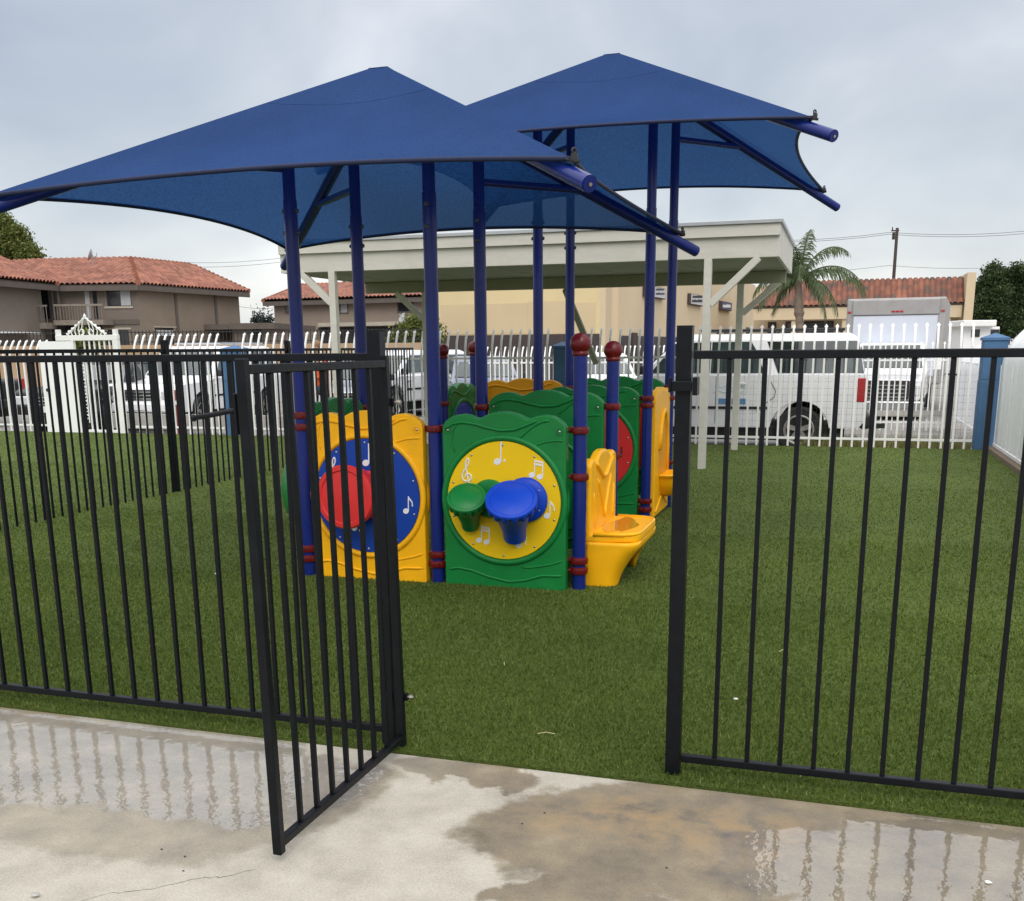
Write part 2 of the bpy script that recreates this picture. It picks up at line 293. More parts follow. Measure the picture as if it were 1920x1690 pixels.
    ro = nd(nt, 'ShaderNodeMapRange'); ln(nt, damp, 0, ro, 'Value'); ro.inputs['To Min'].default_value = .85; ro.inputs['To Max'].default_value = .58; b.inputs['Specular IOR Level'].default_value = .4; ln(nt, ro, 0, b, 'Roughness')
    cw = nd(nt, 'ShaderNodeMath', operation='MULTIPLY'); ln(nt, pud, 0, cw, 0); cw.inputs[1].default_value = 1.0
    ln(nt, cw, 0, b, 'Coat Weight'); b.inputs['Coat IOR'].default_value = 2.1; b.inputs['Coat Roughness'].default_value = .015
    bp = nd(nt, 'ShaderNodeBump', i_Strength=.25, i_Distance=.004); ln(nt, f, 'Fac', bp, 'Height'); ln(nt, bp, 0, b, 'Normal')
    # water film: faint ripples
    wv = nd(nt, 'ShaderNodeTexNoise', i_Scale=16.0, i_Detail=3.0); ln(nt, *pos, wv, 'Vector')
    bp2 = nd(nt, 'ShaderNodeBump', i_Strength=.16, i_Distance=.012); ln(nt, wv, 'Fac', bp2, 'Height'); ln(nt, bp2, 0, b, 'Coat Normal')
    return m
MT['concrete'] = concrete_mat()

def tile_mat(name, c1, c2, c3):
    m = bpy.data.materials.new(name); m.use_nodes = True; nt = m.node_tree; b = nt.nodes['Principled BSDF']
    tc = nd(nt, 'ShaderNodeTexCoord'); uv = nd(nt, 'ShaderNodeUVMap')
    wn = nd(nt, 'ShaderNodeTexWhiteNoise', noise_dimensions='2D')
    fl = nd(nt, 'ShaderNodeVectorMath', operation='FLOOR'); ln(nt, uv, 0, fl, 0); ln(nt, fl, 0, wn, 'Vector')
    r = ramp(nt, [(0, c1), (.5, c2), (1, c3)]); ln(nt, wn, 'Value', r, 'Fac')
    n = nd(nt, 'ShaderNodeTexNoise', i_Scale=.8, i_Detail=5.0); ln(nt, tc, 'Object', n, 'Vector')
    r2 = ramp(nt, [(.35, (.8, .8, .82)), (.7, (1.15, 1.12, 1.1))]); ln(nt, n, 'Fac', r2, 'Fac')
    mx = nd(nt, 'ShaderNodeMix', data_type='RGBA', blend_type='MULTIPLY'); mx.inputs[0].default_value = 1; ln(nt, r, 'Color', mx, 6); ln(nt, r2, 'Color', mx, 7)
    ln(nt, mx, 2, b, 'Base Color'); b.inputs['Roughness'].default_value = .8; return m
MT['tile_orange'] = tile_mat('orange_clay_tiles', (.20, .078, .05), (.27, .105, .068), (.34, .145, .095))
MT['tile_mixed'] = tile_mat('mixed_red_brown_tiles', (.10, .075, .06), (.20, .080, .052), (.29, .115, .070))
# ---------------------------------------------------------------- mesh helpers
def frame_to(d):
    d = Vector(d).normalized(); a = Vector((0, 0, 1)) if abs(d.z) < .95 else Vector((1, 0, 0))
    x = a.cross(d).normalized(); y = d.cross(x); return x, y, d
class MB:
    """collects shapes; build() links them as one mesh object"""
    def __init__(s): s.v = []; s.f = []; s.uv = None; s.mi = []; s.cm = 0
    def add(s, vs, fs):
        o = len(s.v); s.v += [tuple(v) for v in vs]; s.f += [tuple(i+o for i in f) for f in fs]; s.mi += [s.cm]*len(fs); return s
    def box(s, c, size, rz=0, R=None):
        hx, hy, hz = size[0]/2, size[1]/2, size[2]/2; M = R or Matrix.Rotation(rz, 3, 'Z'); c = Vector(c)
        vs = [c+M@Vector((x, y, z)) for x in (-hx, hx) for y in (-hy, hy) for z in (-hz, hz)]
        return s.add(vs, [(0, 1, 3, 2), (4, 6, 7, 5), (0, 4, 5, 1), (2, 3, 7, 6), (0, 2, 6, 4), (1, 5, 7, 3)])
    def box2(s, a, b):
        return s.box([(a[i]+b[i])/2 for i in range(3)], [abs(b[i]-a[i]) for i in range(3)])
    def bar(s, p0, p1, w, h, up=None):
        """rectangular bar from p0 to p1"""
        p0, p1 = Vector(p0), Vector(p1); d = (p1-p0).normalized(); up = Vector(up or (0, 0, 1))
        if abs(d.dot(up)) > .97: up = Vector((0, 1, 0))
        x = d.cross(up).normalized(); y = x.cross(d)
        vs = [p+x*a*w/2+y*b*h/2 for p in (p0, p1) for a, b in ((-1, -1), (1, -1), (1, 1), (-1, 1))]
        return s.add(vs, [(3, 2, 1, 0), (4, 5, 6, 7), (0, 1, 5, 4), (1, 2, 6, 5), (2, 3, 7, 6), (3, 0, 4, 7)])
    def tube(s, path, r, n=12, cap=True, closed=False):
        path = [Vector(p) for p in path]; k = len(path); rs = r if isinstance(r, (list, tuple)) else [r]*k
        o = len(s.v); X = None
        for i, p in enumerate(path):
            if closed: d = path[(i+1) % k]-path[i-1]
            else: d = path[min(i+1, k-1)]-path[max(i-1, 0)]
            d.normalize()
            if X is None: X = frame_to(d)[0]
            X = (X-d*X.dot(d)).normalized(); Y = d.cross(X)
            for j in range(n):
                a = 2*PI*j/n; q = p+X*math.cos(a)*rs[i]+Y*math.sin(a)*rs[i]; s.v.append(tuple(q))
        m = k if closed else k-1
        for i in range(m):
            for j in range(n):
                a, b = o+i*n+j, o+i*n+(j+1) % n; c, d2 = o+((i+1) % k)*n+(j+1) % n, o+((i+1) % k)*n+j
                s.f.append((a, b, c, d2)); s.mi.append(s.cm)
        if cap and not closed:
            s.f.append(tuple(o+j for j in reversed(range(n)))); s.f.append(tuple(o+(k-1)*n+j for j in range(n))); s.mi += [s.cm]*2
        return s
    def lathe(s, prof, n=24, c=(0, 0, 0), axis=(0, 0, 1), wob=None):
        x, y, d = frame_to(axis); c = Vector(c); o = len(s.v); k = len(prof)
        for (r, z) in prof:
            for j in range(n):
                a = 2*PI*j/n; rr = r if wob is None else wob(r, z, j, n)
                s.v.append(tuple(c+x*math.cos(a)*rr+y*math.sin(a)*rr+d*z))
        for i in range(k-1):
            for j in range(n):
                s.f.append((o+i*n+j, o+i*n+(j+1) % n, o+(i+1)*n+(j+1) % n, o+(i+1)*n+j)); s.mi.append(s.cm)
        if prof[0][0] > 1e-5: s.f.append(tuple(o+j for j in reversed(range(n)))); s.mi.append(s.cm)
        if prof[-1][0] > 1e-5: s.f.append(tuple(o+(k-1)*n+j for j in range(n))); s.mi.append(s.cm)
        return s
    def sphere(s, c, r, n=16, sc=(1, 1, 1)):
        m = n//2; prof = [(max(1e-6, math.sin(PI*i/m)), -math.cos(PI*i/m)) for i in range(m+1)]
        o = len(s.v); s.lathe(prof, n)
        for i in range(o, len(s.v)):
            v = s.v[i]; s.v[i] = (c[0]+v[0]*r*sc[0], c[1]+v[1]*r*sc[1], c[2]+v[2]*r*sc[2])
        return s
    def prism(s, poly, t0, t1, U=(1, 0, 0), V=(0, 0, 1), O=(0, 0, 0)):
        """extrude a 2D outline (u,v) from t0 to t1 along U x V"""
        U, V, O = Vector(U), Vector(V), Vector(O); W = U.cross(V); k = len(poly)
        vs = [O+U*u+V*v+W*t for t in (t0, t1) for (u, v) in poly]
        fs = [tuple(reversed(range(k))), tuple(range(k, 2*k))]+[(i, (i+1) % k, (i+1) % k+k, i+k) for i in range(k)]
        return s.add(vs, fs)
    def grid(s, nu, nv, fn):
        o = len(s.v)
        for j in range(nv+1):
            for i in range(nu+1): s.v.append(tuple(fn(i/nu, j/nv)))
        for j in range(nv):
            for i in range(nu):
                a = o+j*(nu+1)+i; s.f.append((a, a+1, a+nu+2, a+nu+1)); s.mi.append(s.cm)
        return s
    def build(s, name, m, parent=None, smooth=False, bevel=0, world=True, label=None, seg=2):
        me = bpy.data.meshes.new(name)
        off = rootloc(parent) if (parent is not None and world) else Vector((0, 0, 0))
        me.from_pydata([(v[0]-off.x, v[1]-off.y, v[2]-off.z) for v in s.v], [], s.f)
        o = bpy.data.objects.new(name, me); COL.objects.link(o)
        ms = m if isinstance(m, (list, tuple)) else [m]
        for q in ms: me.materials.append(MT[q] if isinstance(q, str) else q)
        if len(ms) > 1: me.polygons.foreach_set('material_index', s.mi)
        bm = bmesh.new(); bm.from_mesh(me); bmesh.ops.recalc_face_normals(bm, faces=bm.faces); bm.to_mesh(me); bm.free()
        if smooth:
            me.polygons.foreach_set('use_smooth', [True]*len(me.polygons))
            if smooth is not True: me.set_sharp_from_angle(angle=rad(smooth))
        if bevel:
            b = o.modifiers.new('bevel', 'BEVEL'); b.width = bevel; b.segments = seg; b.limit_method = 'ANGLE'; b.angle_limit = rad(35)
        if parent is not None: o.parent = parent
        if label: o['label'] = label
        return o
def rootloc(o):
    v = Vector((0, 0, 0))
    while o is not None: v = v+o.location; o = o.parent
    return v
def tag(o, label=None, cat=None, group=None, kind=None):
    if label: o['label'] = label
    if cat: o['category'] = cat
    if group: o['group'] = group
    if kind: o['kind'] = kind
    return o
def thing(name, label, cat, loc=(0, 0, 0), rz=0, group=None):
    o = bpy.data.objects.new(name, None); COL.objects.link(o); o.location = loc; o.rotation_euler = (0, 0, rz); o.empty_display_size = .2
    return tag(o, label, cat, group)
def dup(o, parent=None, loc=None, rz=None):
    """copy one object with its children"""
    c = o.copy(); COL.objects.link(c)
    if parent is not None: c.parent = parent
    if loc is not None: c.location = loc
    if rz is not None: c.rotation_euler = (0, 0, rz)
    for ch in list(o.children): dup(ch, c)
    return c
def quick(name, m, V, F):
    me = bpy.data.meshes.new(name); V = np.asarray(V, np.float32); F = np.asarray(F, np.int32)
    me.vertices.add(len(V)); me.vertices.foreach_set('co', V.ravel())
    k = F.shape[1]; me.loops.add(F.size); me.loops.foreach_set('vertex_index', F.ravel())
    me.polygons.add(len(F)); me.polygons.foreach_set('loop_start', np.arange(0, F.size, k, dtype=np.int32))
    me.polygons.foreach_set('loop_total', np.full(len(F), k, np.int32)); me.update(calc_edges=True)
    o = bpy.data.objects.new(name, me); COL.objects.link(o); me.materials.append(MT[m]); return o

# ---------------------------------------------------------------- ground
def sheet(name, m, x0, x1, y0, y1, z, n=1):
    b = MB(); b.grid(n, n, lambda u, v: (x0+(x1-x0)*u, y0+(y1-y0)*v, z)); o = b.build(name, m); tag(o, kind='structure'); return o
FY = 3.54                     # line of the near black fence
sheet('ground', 'asphalt', -900, 900, -900, 900, -.20)
b = MB(); b.box2((-18, -4, -.19), (3.0, FY-.075, 0)); tag(b.build('concrete_path', 'concrete'), kind='structure')
b = MB(); b.box2((-17.5, FY-.068, -.19), (2.16, 16.80, .012)); tag(b.build('turf_ground', 'turf'), kind='structure')
q = MB(); g_ = random.Random(4); pts = [(-1.62, 2.50), (-1.70, 2.42), (-1.76, 2.40), (-1.86, 2.30), (-1.95, 2.25), (-2.10, 2.10), (-2.35, 1.9)]; L_ = []
for (x0, y0), (x1, y1) in zip(pts, pts[1:]):
    for k in range(6): L_.append((x0+(x1-x0)*k/6+g_.uniform(-.006, .006), y0+(y1-y0)*k/6+g_.uniform(-.006, .006)))
for i in range(len(L_)-1):
    (xa, ya), (xb, yb), wd_ = L_[i], L_[i+1], .0008+.0007*g_.random(); q.add([(xa, ya-wd_, .0006), (xb, yb-wd_, .0006), (xb, yb+wd_, .0006), (xa, ya+wd_, .0006)], [(0, 1, 2, 3)])
tag(q.build('concrete_crack', 'base_brown'), kind='structure')
def blades():
    Vs = []; Fs = []; o = 0
    for (y0, y1, dens, ln_, wd) in ((FY-.070, 4.6, 14000, .021, .0028), (4.6, 6.2, 8500, .021, .0034), (6.2, 8.6, 3600, .020, .0045), (8.6, 12, 1500, .019, .0055), (12, 16.75, 700, .017, .007)):
        xl = lambda y: -.98*y-.35; xr = lambda y: .245*y+.15
        X0, X1 = xl(y1), min(xr(y1), 2.1); A = (X1-X0)*(y1-y0); n = int(A*dens)
        x = RNG.uniform(X0, X1, n); y = RNG.uniform(y0, y1, n); k = (x > xl(y)) & (x < xr(y)); x, y = x[k], y[k]; n = len(x)
        # clumped lean so the pile shows tufts
        a = RNG.uniform(0, 2*PI, n); lean = RNG.uniform(.15, .85, n)*ln_; h = ln_*RNG.uniform(.55, 1.05, n)
        edge = np.clip((FY-.045-y)/.03, 0, 1); ly = np.sin(a)*lean-edge*.004; h = h*(1-.3*edge)
        a2 = RNG.uniform(0, 2*PI, n); wx, wy = np.cos(a2)*wd, np.sin(a2)*wd
        z0 = np.full(n, .010)
        v = np.stack([np.stack([x-wx, y-wy, z0], 1), np.stack([x+wx, y+wy, z0], 1), np.stack([x+np.cos(a)*lean, y+ly, z0+h], 1)], 1).reshape(-1, 3)
        Vs.append(v); Fs.append(np.arange(3*n).reshape(-1, 3)+o); o += 3*n
    t = quick('turf', 'blade', np.concatenate(Vs), np.concatenate(Fs)); tag(t, 'short green artificial turf covering the play yard', 'turf', kind='stuff')
blades()

# ---------------------------------------------------------------- black yard fences
RW = .028
def straight_fence(name, label, axis, a0, a1, c, posts, group=None, zt=1.537, zb=.075, sp=.1162, pick=None, psz=.052, ptop=1.615, rw=RW):
    """rails, posts and separate pickets along x (axis 0) or y (axis 1)"""
    loc = (a0, c, 0) if axis == 0 else (c, a0, 0)
    t = thing(name, label, 'fence', loc, 0, group)
    pt = (lambda a, z: (a, c, z)) if axis == 0 else (lambda a, z: (c, a, z))
    for z in (zt-rw/2, zb):
        MB().bar(pt(a0, z), pt(a1, z), rw, rw).build('rail', 'black', t, bevel=.003)
    first = None
    for p in posts:
        q = MB(); q.box(pt(p, ptop/2), (psz, psz, ptop)); q.box(pt(p, ptop+.002), (psz+.002, psz+.002, .004)); q.build('post', 'black', t, bevel=.004)
    pm = None
    for a in (pick if pick is not None else np.arange(a0+sp, a1-.03, sp)):
        if any(abs(a-p) < .06 for p in posts): continue
        if pm is None:
            q = MB(); q.box((0, 0, (zt-rw+zb+rw/2)/2), (.0165, .0165, zt-rw-zb-rw/2)); pm = q.build('picket', 'black', t, world=False, bevel=.002); o = pm
        else: o = pm.copy(); COL.objects.link(o)
        o.location = Vector(pt(a, 0))-Vector(loc)
    return t
rf = straight_fence('metal_fence', 'black square-bar fence beside the right side of the open gateway', 0, -.48, 2.05, FY+.02, [-.51], pick=[-.36+.1153*i for i in range(20)])
lf = straight_fence('metal_fence', 'black square-bar fence along the wet concrete left of the open gate', 0, -4.9, -1.66, FY-.01, [-1.634, -4.9], pick=[-1.79-.1165*i for i in range(26)])
straight_fence('metal_fence', 'long black fence crossing the turf behind the gate, nearer bay', 1, 5.2, 9.80, -7.05, [7.15, 9.80], zt=1.575, zb=-.03, ptop=1.665, psz=.0635, rw=.036)
straight_fence('metal_fence', 'long black fence crossing the turf, far bays reaching the white fence', 1, 9.83, 16.7, -7.05, [12.45, 15.1], zt=1.572, zb=-.03, ptop=1.665, psz=.0635, rw=.036)
# latch keeper on the gate post
q = MB(); q.box((-.512, FY-.016, 1.42), (.068, .02, .034)); q.box((-.468, FY+.01, 1.42), (.016, .06, .06)); q.tube([(-.55, FY-.03, 1.40), (-.55, FY-.03, 1.45)], .006, 8); q.build('latch', 'black', rf, bevel=.003)

# gate, swung open towards the viewer
gt = thing('metal_gate', 'black barred gate swung open over the concrete with a lever handle', 'gate', (-1.565, FY-.06, 0))
gx, g0, g1, gz0, gz1 = -1.572, 2.55, FY-.025, .04, 1.528
for y, wd, dp in ((g0+.016, .030, .030), (g1-.016, .030, .030)):
    q = MB(); q.box((gx, y, (gz0+gz1)/2-.008), (wd, dp, gz1-gz0+.016)); q.build('stile', 'black', gt, bevel=.003)
for z in (gz1-.030, gz0+.016):
    MB().bar((gx, g0+.031, z), (gx, g1-.031, z), .027, .027).build('rail', 'black', gt, bevel=.003)
gt.rotation_euler = (0, -.012, -.010)
pm = None
for i in range(7):
    y = g0+.045+(g1-g0-.087)*(i+1)/8
    if pm is None:
        q = MB(); q.box((0, 0, (gz0+gz1)/2-.007), (.0165, .0165, gz1-gz0-.073)); pm = q.build('picket', 'black', gt, world=False, bevel=.002); o = pm
    else: o = pm.copy(); COL.objects.link(o)
    o.location = (gx-(-1.565), y-(FY-.06), 0)
q = MB(); q.box((gx-.026, g0+.03, 1.375), (.008, .055, .115)); lk = q.build('lock_plate', 'black', gt, bevel=.002)
q = MB(); q.tube([(gx-.024, g0+.028, 1.383), (gx-.055, g0+.02, 1.383), (gx-.10, g0-.005, 1.374), (gx-.135, g0-.008, 1.369), (gx-.155, g0-.01, 1.366)], .008, 10); q.sphere((gx-.155, g0-.01, 1.366), .0105, 10); q.build('lever_handle', 'black', lk, smooth=True)
for z in (1.36, .22):
    q = MB(); q.tube([(gx-.005, g1+.012, z-.03), (gx-.005, g1+.012, z+.03)], .009, 10); q.box((gx-.01, g1+.005, z), (.07, .02, .03)); h = q.build('hinge', 'black', gt, bevel=.002)
    q = MB(); q.tube([(gx-.055, g1+.005, z), (gx+.05, g1+.005, z)], .005, 8); q.tube([(gx+.036, g1+.005, z), (gx+.046, g1+.005, z)], .010, 6); q.build('hinge_bolt', 'bolt', h)

# ---------------------------------------------------------------- shade canopies
def canopy(label, cx, cy, zc, za, s, stube, posts, z_strut, bolt_z, clamps):
    t = thing('shade_canopy', label, 'shade canopy', (cx, cy, 0), 0, 'blue shade canopies')
    slope = (za-zc)/s; ap = Vector((cx, cy, za))
    corners = [Vector((cx+sx*s, cy+sy*s, zc)) for sx, sy in ((-1, -1), (1, -1), (1, 1), (-1, 1))]
    fb = MB(); hem = MB(); sm_ = MB(); N = 26
    for k in range(4):
        A, B = corners[k], corners[(k+1) % 4]; mid = (A+B)/2; inw = (Vector((cx, cy, zc))-mid).normalized()
        def E(u):
            c = .185*4*u*(1-u); p = A.lerp(B, u)+inw*c; p.z = zc+c*slope-.012*4*u*(1-u); return p
        def S(u, v):
            top = ap+(A.lerp(B, u)-Vector((cx, cy, zc)))*.035; top.z = za-.012
            p = E(u).lerp(top, v); p.z -= .075*math.sin(PI*u)*math.sin(PI*v)**1.2; return p
        fb.grid(N, 16, S)
        hem.tube([E(i/N) for i in range(N+1)], .0125, 8)
        for vv in (.70,): sm_.tube([S(.02+.96*i/N, vv)+Vector((0, 0, .001)) for i in range(N+1)], .0008, 5)
    fb.box((cx, cy, za-.013), (s*.078, s*.078, .004))
    bmo = fb.build('fabric', 'fabric', t, smooth=60)
    hem.build('hem', 'hem', bmo, smooth=True); sm_.build('seam', 'fabric', bmo, smooth=True)
    for sx, sy in ((-1, -1), (1, -1), (1, 1), (-1, 1)):
        def hp(r): return Vector((cx+sx*r, cy+sy*r, za-slope*r-.075))
        q = MB(); q.tube([hp(.03), hp(stube)], .041, 20); q.tube([hp(stube-.001), hp(stube+.004)], .036, 20); arm = q.build('arm', 'blue_post', t, smooth=40)
        d = (hp(stube)-hp(.03)).normalized(); e = hp(stube+.004)
        q = MB(); q.tube([e, e+d*.006], .009, 10); q.build('end_bolt', 'bolt', arm, smooth=40)
        # lashing hardware at the cloth corner
        c = Vector((cx+sx*s*.985, cy+sy*s*.985, zc+.014)); dn = Vector((sx, sy, 0)).normalized(); sd_ = Vector((-sy, sx, 0)).normalized()
        q = MB(); q.bar(c-dn*.03, c+dn*.055-Vector((0, 0, .03)), .05, .012); q.bar(c+dn*.05-Vector((0, 0, .03)), c+dn*.05+Vector((0, 0, .008)), .03, .02)
        q.tube([c+dn*.045+Vector((0, 0, .02))+sd_*(.011*math.cos(a))+Vector((0, 0, .012*math.sin(a))) for a in np.linspace(0, 2*PI, 9)[:-1]], .006, 6, closed=True)
        q.tube([c-dn*.09+sd_*.02, c+dn*.05+sd_*.03-Vector((0, 0, .02))], .004, 6); q.tube([c-dn*.09-sd_*.02, c+dn*.05-sd_*.03-Vector((0, 0, .02))], .004, 6)
        q.build('corner_clip', 'trim', arm, smooth=40)
        # strut from the post head out to the arm
        rr = (za-.075-z_strut)/slope; pp = min(posts, key=lambda p: (p[0]-(cx+sx*.48))**2+(p[1]-(cy+sy*.48))**2)
        MB().tube([(pp[0], pp[1], z_strut), (cx+sx*(rr+.02), cy+sy*(rr+.02), z_strut)], .026, 14).build('strut', 'blue_post', t, smooth=40)
    for (x, y) in posts:
        r = max(abs(x-cx), abs(y-cy)); zt = za-slope*r-.07
        q = MB(); q.tube([(x, y, 0), (x, y, bolt_z+.07)], .0445, 24); q.tube([(x, y, bolt_z+.07), (x, y, zt)], .0405, 24); po = q.build('post', 'blue_post', t, smooth=40)
        q = MB()
        ax = (1, 0) if (posts.index((x, y)) in (0, 3)) else (0, 1)
        for sgn in (-1, 1):
            for z in (bolt_z, bolt_z-.135): q.sphere((x+ax[0]*sgn*.046, y+ax[1]*sgn*.046, z), .0165, 10)
        q.build('bolt_cap', 'bolt_cap', po, smooth=True)
    return t
C1P = [(-3.49, 6.30), (-2.53, 6.33), (-2.52, 7.25), (-3.48, 7.25)]
C2P = [(-2.62, 9.10), (-1.62, 9.10), (-1.58, 10.05), (-2.57, 10.05)]
can1 = canopy('nearer blue shade cloth pyramid on four blue posts above the music panels', -3.02, 6.78, 2.42, 3.36, 1.745, 1.85, C1P, 2.69, 2.43, None)
can2 = canopy('farther and higher blue shade cloth pyramid beside the white pergola', -2.08, 9.63, 3.07, 4.05, 1.79, 1.93, C2P, 3.40, 2.62, None)

def clamp_mesh(q, x, y, z, dirs):
    """cast band round a post with a lug in each direction"""
    q.lathe([(.047, z-.024), (.056, z-.020), (.060, z), (.056, z+.020), (.047, z+.024)], 20, (x, y, 0))
    for (dx_, dy_) in dirs:
        n = Vector((dx_, dy_, 0)).normalized(); p = Vector((x, y, z))
        q.tube([p+n*.04, p+n*.10], [.021, .017], 12); q.sphere(p+n*.10, .0175, 10)
        sd_ = Vector((-n.y, n.x, 0)); q.tube([p+n*.085-sd_*.022, p+n*.085+sd_*.022], .012, 10)
        q.tube([p+sd_*.048-n*.02, p+sd_*.066-n*.02], .012, 10)
E_, W_, N_, S_ = (1, 0), (-1, 0), (0, 1), (0, -1)
def clamps(parent, lst):
    for (x, y, z, dirs) in lst:
        q = MB(); clamp_mesh(q, x, y, z, dirs); q.build('clamp', 'clamp', parent, smooth=50)
clamps(can1, [(-3.49, 6.30, 1.04, [E_]), (-3.49, 6.30, .20, [E_]), (-3.49, 6.30, .13, [N_]), (-3.49, 6.30, 1.12, [N_]),
              (-2.53, 6.33, 1.04, [W_]), (-2.53, 6.33, .20, [E_]), (-2.53, 6.33, .135, [W_]),
              (-2.52, 7.25, 1.13, [E_]), (-2.52, 7.25, .26, [E_]), (-3.48, 7.25, 1.12, [S_]), (-3.48, 7.25, .13, [S_])])
clamps(can2, [(-1.62, 9.10, 1.11, [W_]), (-1.62, 9.10, 1.05, [N_]), (-1.62, 9.10, .20, [W_]), (-1.62, 9.10, .125, [N_]),
              (-1.58, 10.05, 1.17, [W_]), (-1.58, 10.05, 1.07, [S_]), (-1.58, 10.05, .45, [S_]), (-1.58, 10.05, .28, [S_]),
              (-2.62, 9.10, 1.11, [E_]), (-2.57, 10.05, 1.16, [W_, E_])])
def ball_post(label, x, y, zb, rb, cl):
    t = thing('ball_top_post', label, 'post', (x, y, 0), 0, 'ball-topped posts of the play set')
    q = MB(); q.tube([(x, y, 0), (x, y, zb-.05)], .0445, 24); q.build('post', 'blue_post', t, smooth=40)
    q = MB(); q.sphere((x, y, zb), rb, 28, (1, 1, .96)); q.lathe([(.047, zb-.075), (.052, zb-.07), (.05, zb-.045)], 20, (x, y, 0)); q.build('ball_cap', 'clamp', t, smooth=True)
    clamps(t, [(x, y, z, d) for z, d in cl]); return t
ball_post('blue post with the nearest dark red ball cap, beside the yellow bench', -1.56, 6.37, 1.575, .067, [(1.04, [W_]), (.745, [N_]), (.20, [W_]), (.135, [N_])])
ball_post('ball-topped blue post behind the far end of the yellow bench', -1.545, 7.27, 1.53, .067, [(1.14, [W_]), (.79, [S_]), (.13, [S_])])
ball_post('ball-topped blue post seen just right of the central front post', -3.545, 9.10, 1.535, .064, [(1.05, [N_]), (.2, [N_])])
ball_post('ball-topped blue post at the left end of the amber panel', -3.57, 10.05, 1.56, .064, [(1.10, [S_, E_]), (.2, [E_])])
# ---------------------------------------------------------------- play panels
TOPT = [(0, 1.155), (.12, 1.152), (.24, 1.140), (.34, 1.120), (.40, 1.110), (.46, 1.117), (.55, 1.132), (.66, 1.138), (.78, 1.131), (.88, 1.112), (.95, 1.09), (.985, 1.068), (1, 1.04)]
def outline(w, h=1.155):
    k = h/1.155; r = [(t*w/2, z*k) for t, z in TOPT]
    pts = [(-w/2+.012, 0), (w/2-.012, 0), (w/2, .012)] + [(x, z) for x, z in reversed(r)] + [(-x, z) for x, z in r[1:]] + [(-w/2, .012)]
    return pts
TH = .038
def ridge(q, pts, r=.008, y=-TH):
    """moulded raised line"""
    P_ = [Vector((x, y, z)) for x, z in pts]; out_ = []
    for i in range(len(P_)-1):
        for k in range(4): out_.append(P_[i].lerp(P_[i+1], k/4))
    out_.append(P_[-1]); q.tube(out_, [r*.25]+[r]*(len(out_)-2)+[r*.25], 8)
def curve(f, a, b, n=14): return [(a+(b-a)*i/n, f(a+(b-a)*i/n)) for i in range(n+1)]
MOULD = [([(-.40, 1.04), (-.34, 1.078), (-.27, 1.088), (-.18, 1.075), (-.12, 1.058), (-.02, 1.038), (.08, 1.045), (.16, 1.075), (.225, 1.105)], .011),
         ([(.10, .985), (.147, 1.025), (.20, 1.068), (.26, 1.098), (.31, 1.105)], .009), ([(.20, .94), (.24, .957), (.29, .972), (.34, .979), (.40, .98)], .007),
         ([(-.31, 1.08), (-.34, 1.035), (-.35, .955), (-.33, .89)], .006), ([(-.39, .112), (-.32, .126), (-.225, .112), (-.11, .076), (.035, .05), (.15, .067), (.26, .104), (.40, .108)], .009),
         ([(.12, .151), (.18, .154), (.235, .163), (.33, .184), (.40, .21)], .007)]
def panel(label, loc, rz, m, disc=None, w=.83, cat='play panel', disc_z=.585, disc_r=.385, back=True, extra=None):
    t = thing('activity_board', label, cat, loc, rz, 'moulded panels of the play set')
    q = MB(); q.prism(outline(w), -TH, TH); body = q.build('board', m, t, world=False, bevel=.011, seg=3)
    for s in ((-1, 1) if back else (-1,)):
        q = MB(); y = s*TH
        if disc:
            q.tube([Vector(((disc_r+.022)*math.cos(a), y-s*.002, disc_z+(disc_r+.022)*math.sin(a))) for a in np.linspace(0, 2*PI, 57)[:-1]], .021, 10, closed=True)
        k = w/.83
        for pts, r in MOULD: ridge(q, [(px*k*s*-1 if s > 0 else px*k, pz) for px, pz in pts], r, y)
        q.build('moulding', m, body, world=False, smooth=True)
    q = MB(); q2 = MB()
    for sx in (-1, 1):
        q.lathe([(.024, -.002), (.026, .003), (.020, .004), (.016, -.006)], 18, (sx*(w/2-.04), -TH, 1.035), (0, -1, 0)); q2.sphere((sx*(w/2-.04), -TH-.002, 1.035), .0095, 10, (1, .6, 1))
    q.build('bolt_recess', m, body, world=False, smooth=50); q2.build('bolt', 'bolt', body, world=False, smooth=True)
    if disc:
        q = MB(); q.lathe([(disc_r, -.004), (disc_r, .006), (disc_r-.003, .009)], 72, (0, -TH, disc_z), (0, -1, 0)); dsc = q.build('disc', disc, t, world=False, smooth=40)
        q = MB()
        for i in range(10):
            a = PI/2+2*PI*i/10+.0; q.sphere((.36/.385*disc_r*math.cos(a), -TH-.009, disc_z+.36/.385*disc_r*math.sin(a)), .0085, 8, (1, .5, 1))
        q.build('bolt', 'bolt', dsc, world=False, smooth=True)
        return t, dsc
    return t, body
YN = -TH-.0095
def note_poly(q, poly, t=.002): q.prism(poly, 0, t, O=(0, YN, 0))
def ell(cx, cz, a, b, rot=0, n=20): return [(cx+a*math.cos(t)*math.cos(rot)-b*math.sin(t)*math.sin(rot), cz+a*math.cos(t)*math.sin(rot)+b*math.sin(t)*math.cos(rot)) for t in np.linspace(0, 2*PI, n+1)[:-1]]
def stem(q, x0, z0, x1, z1, w=.008): q.prism([(x0-w/2, z0), (x0+w/2, z0), (x1+w/2, z1), (x1-w/2, z1)], 0, .0025, O=(0, YN-.0002, 0))
def crotchet(q, x, z, dot=True):
    note_poly(q, ell(x, z, .026, .021, .35)); stem(q, x+.022, z+.006, x+.026, z+.13)
    if dot: note_poly(q, ell(x+.048, z+.008, .008, .008))
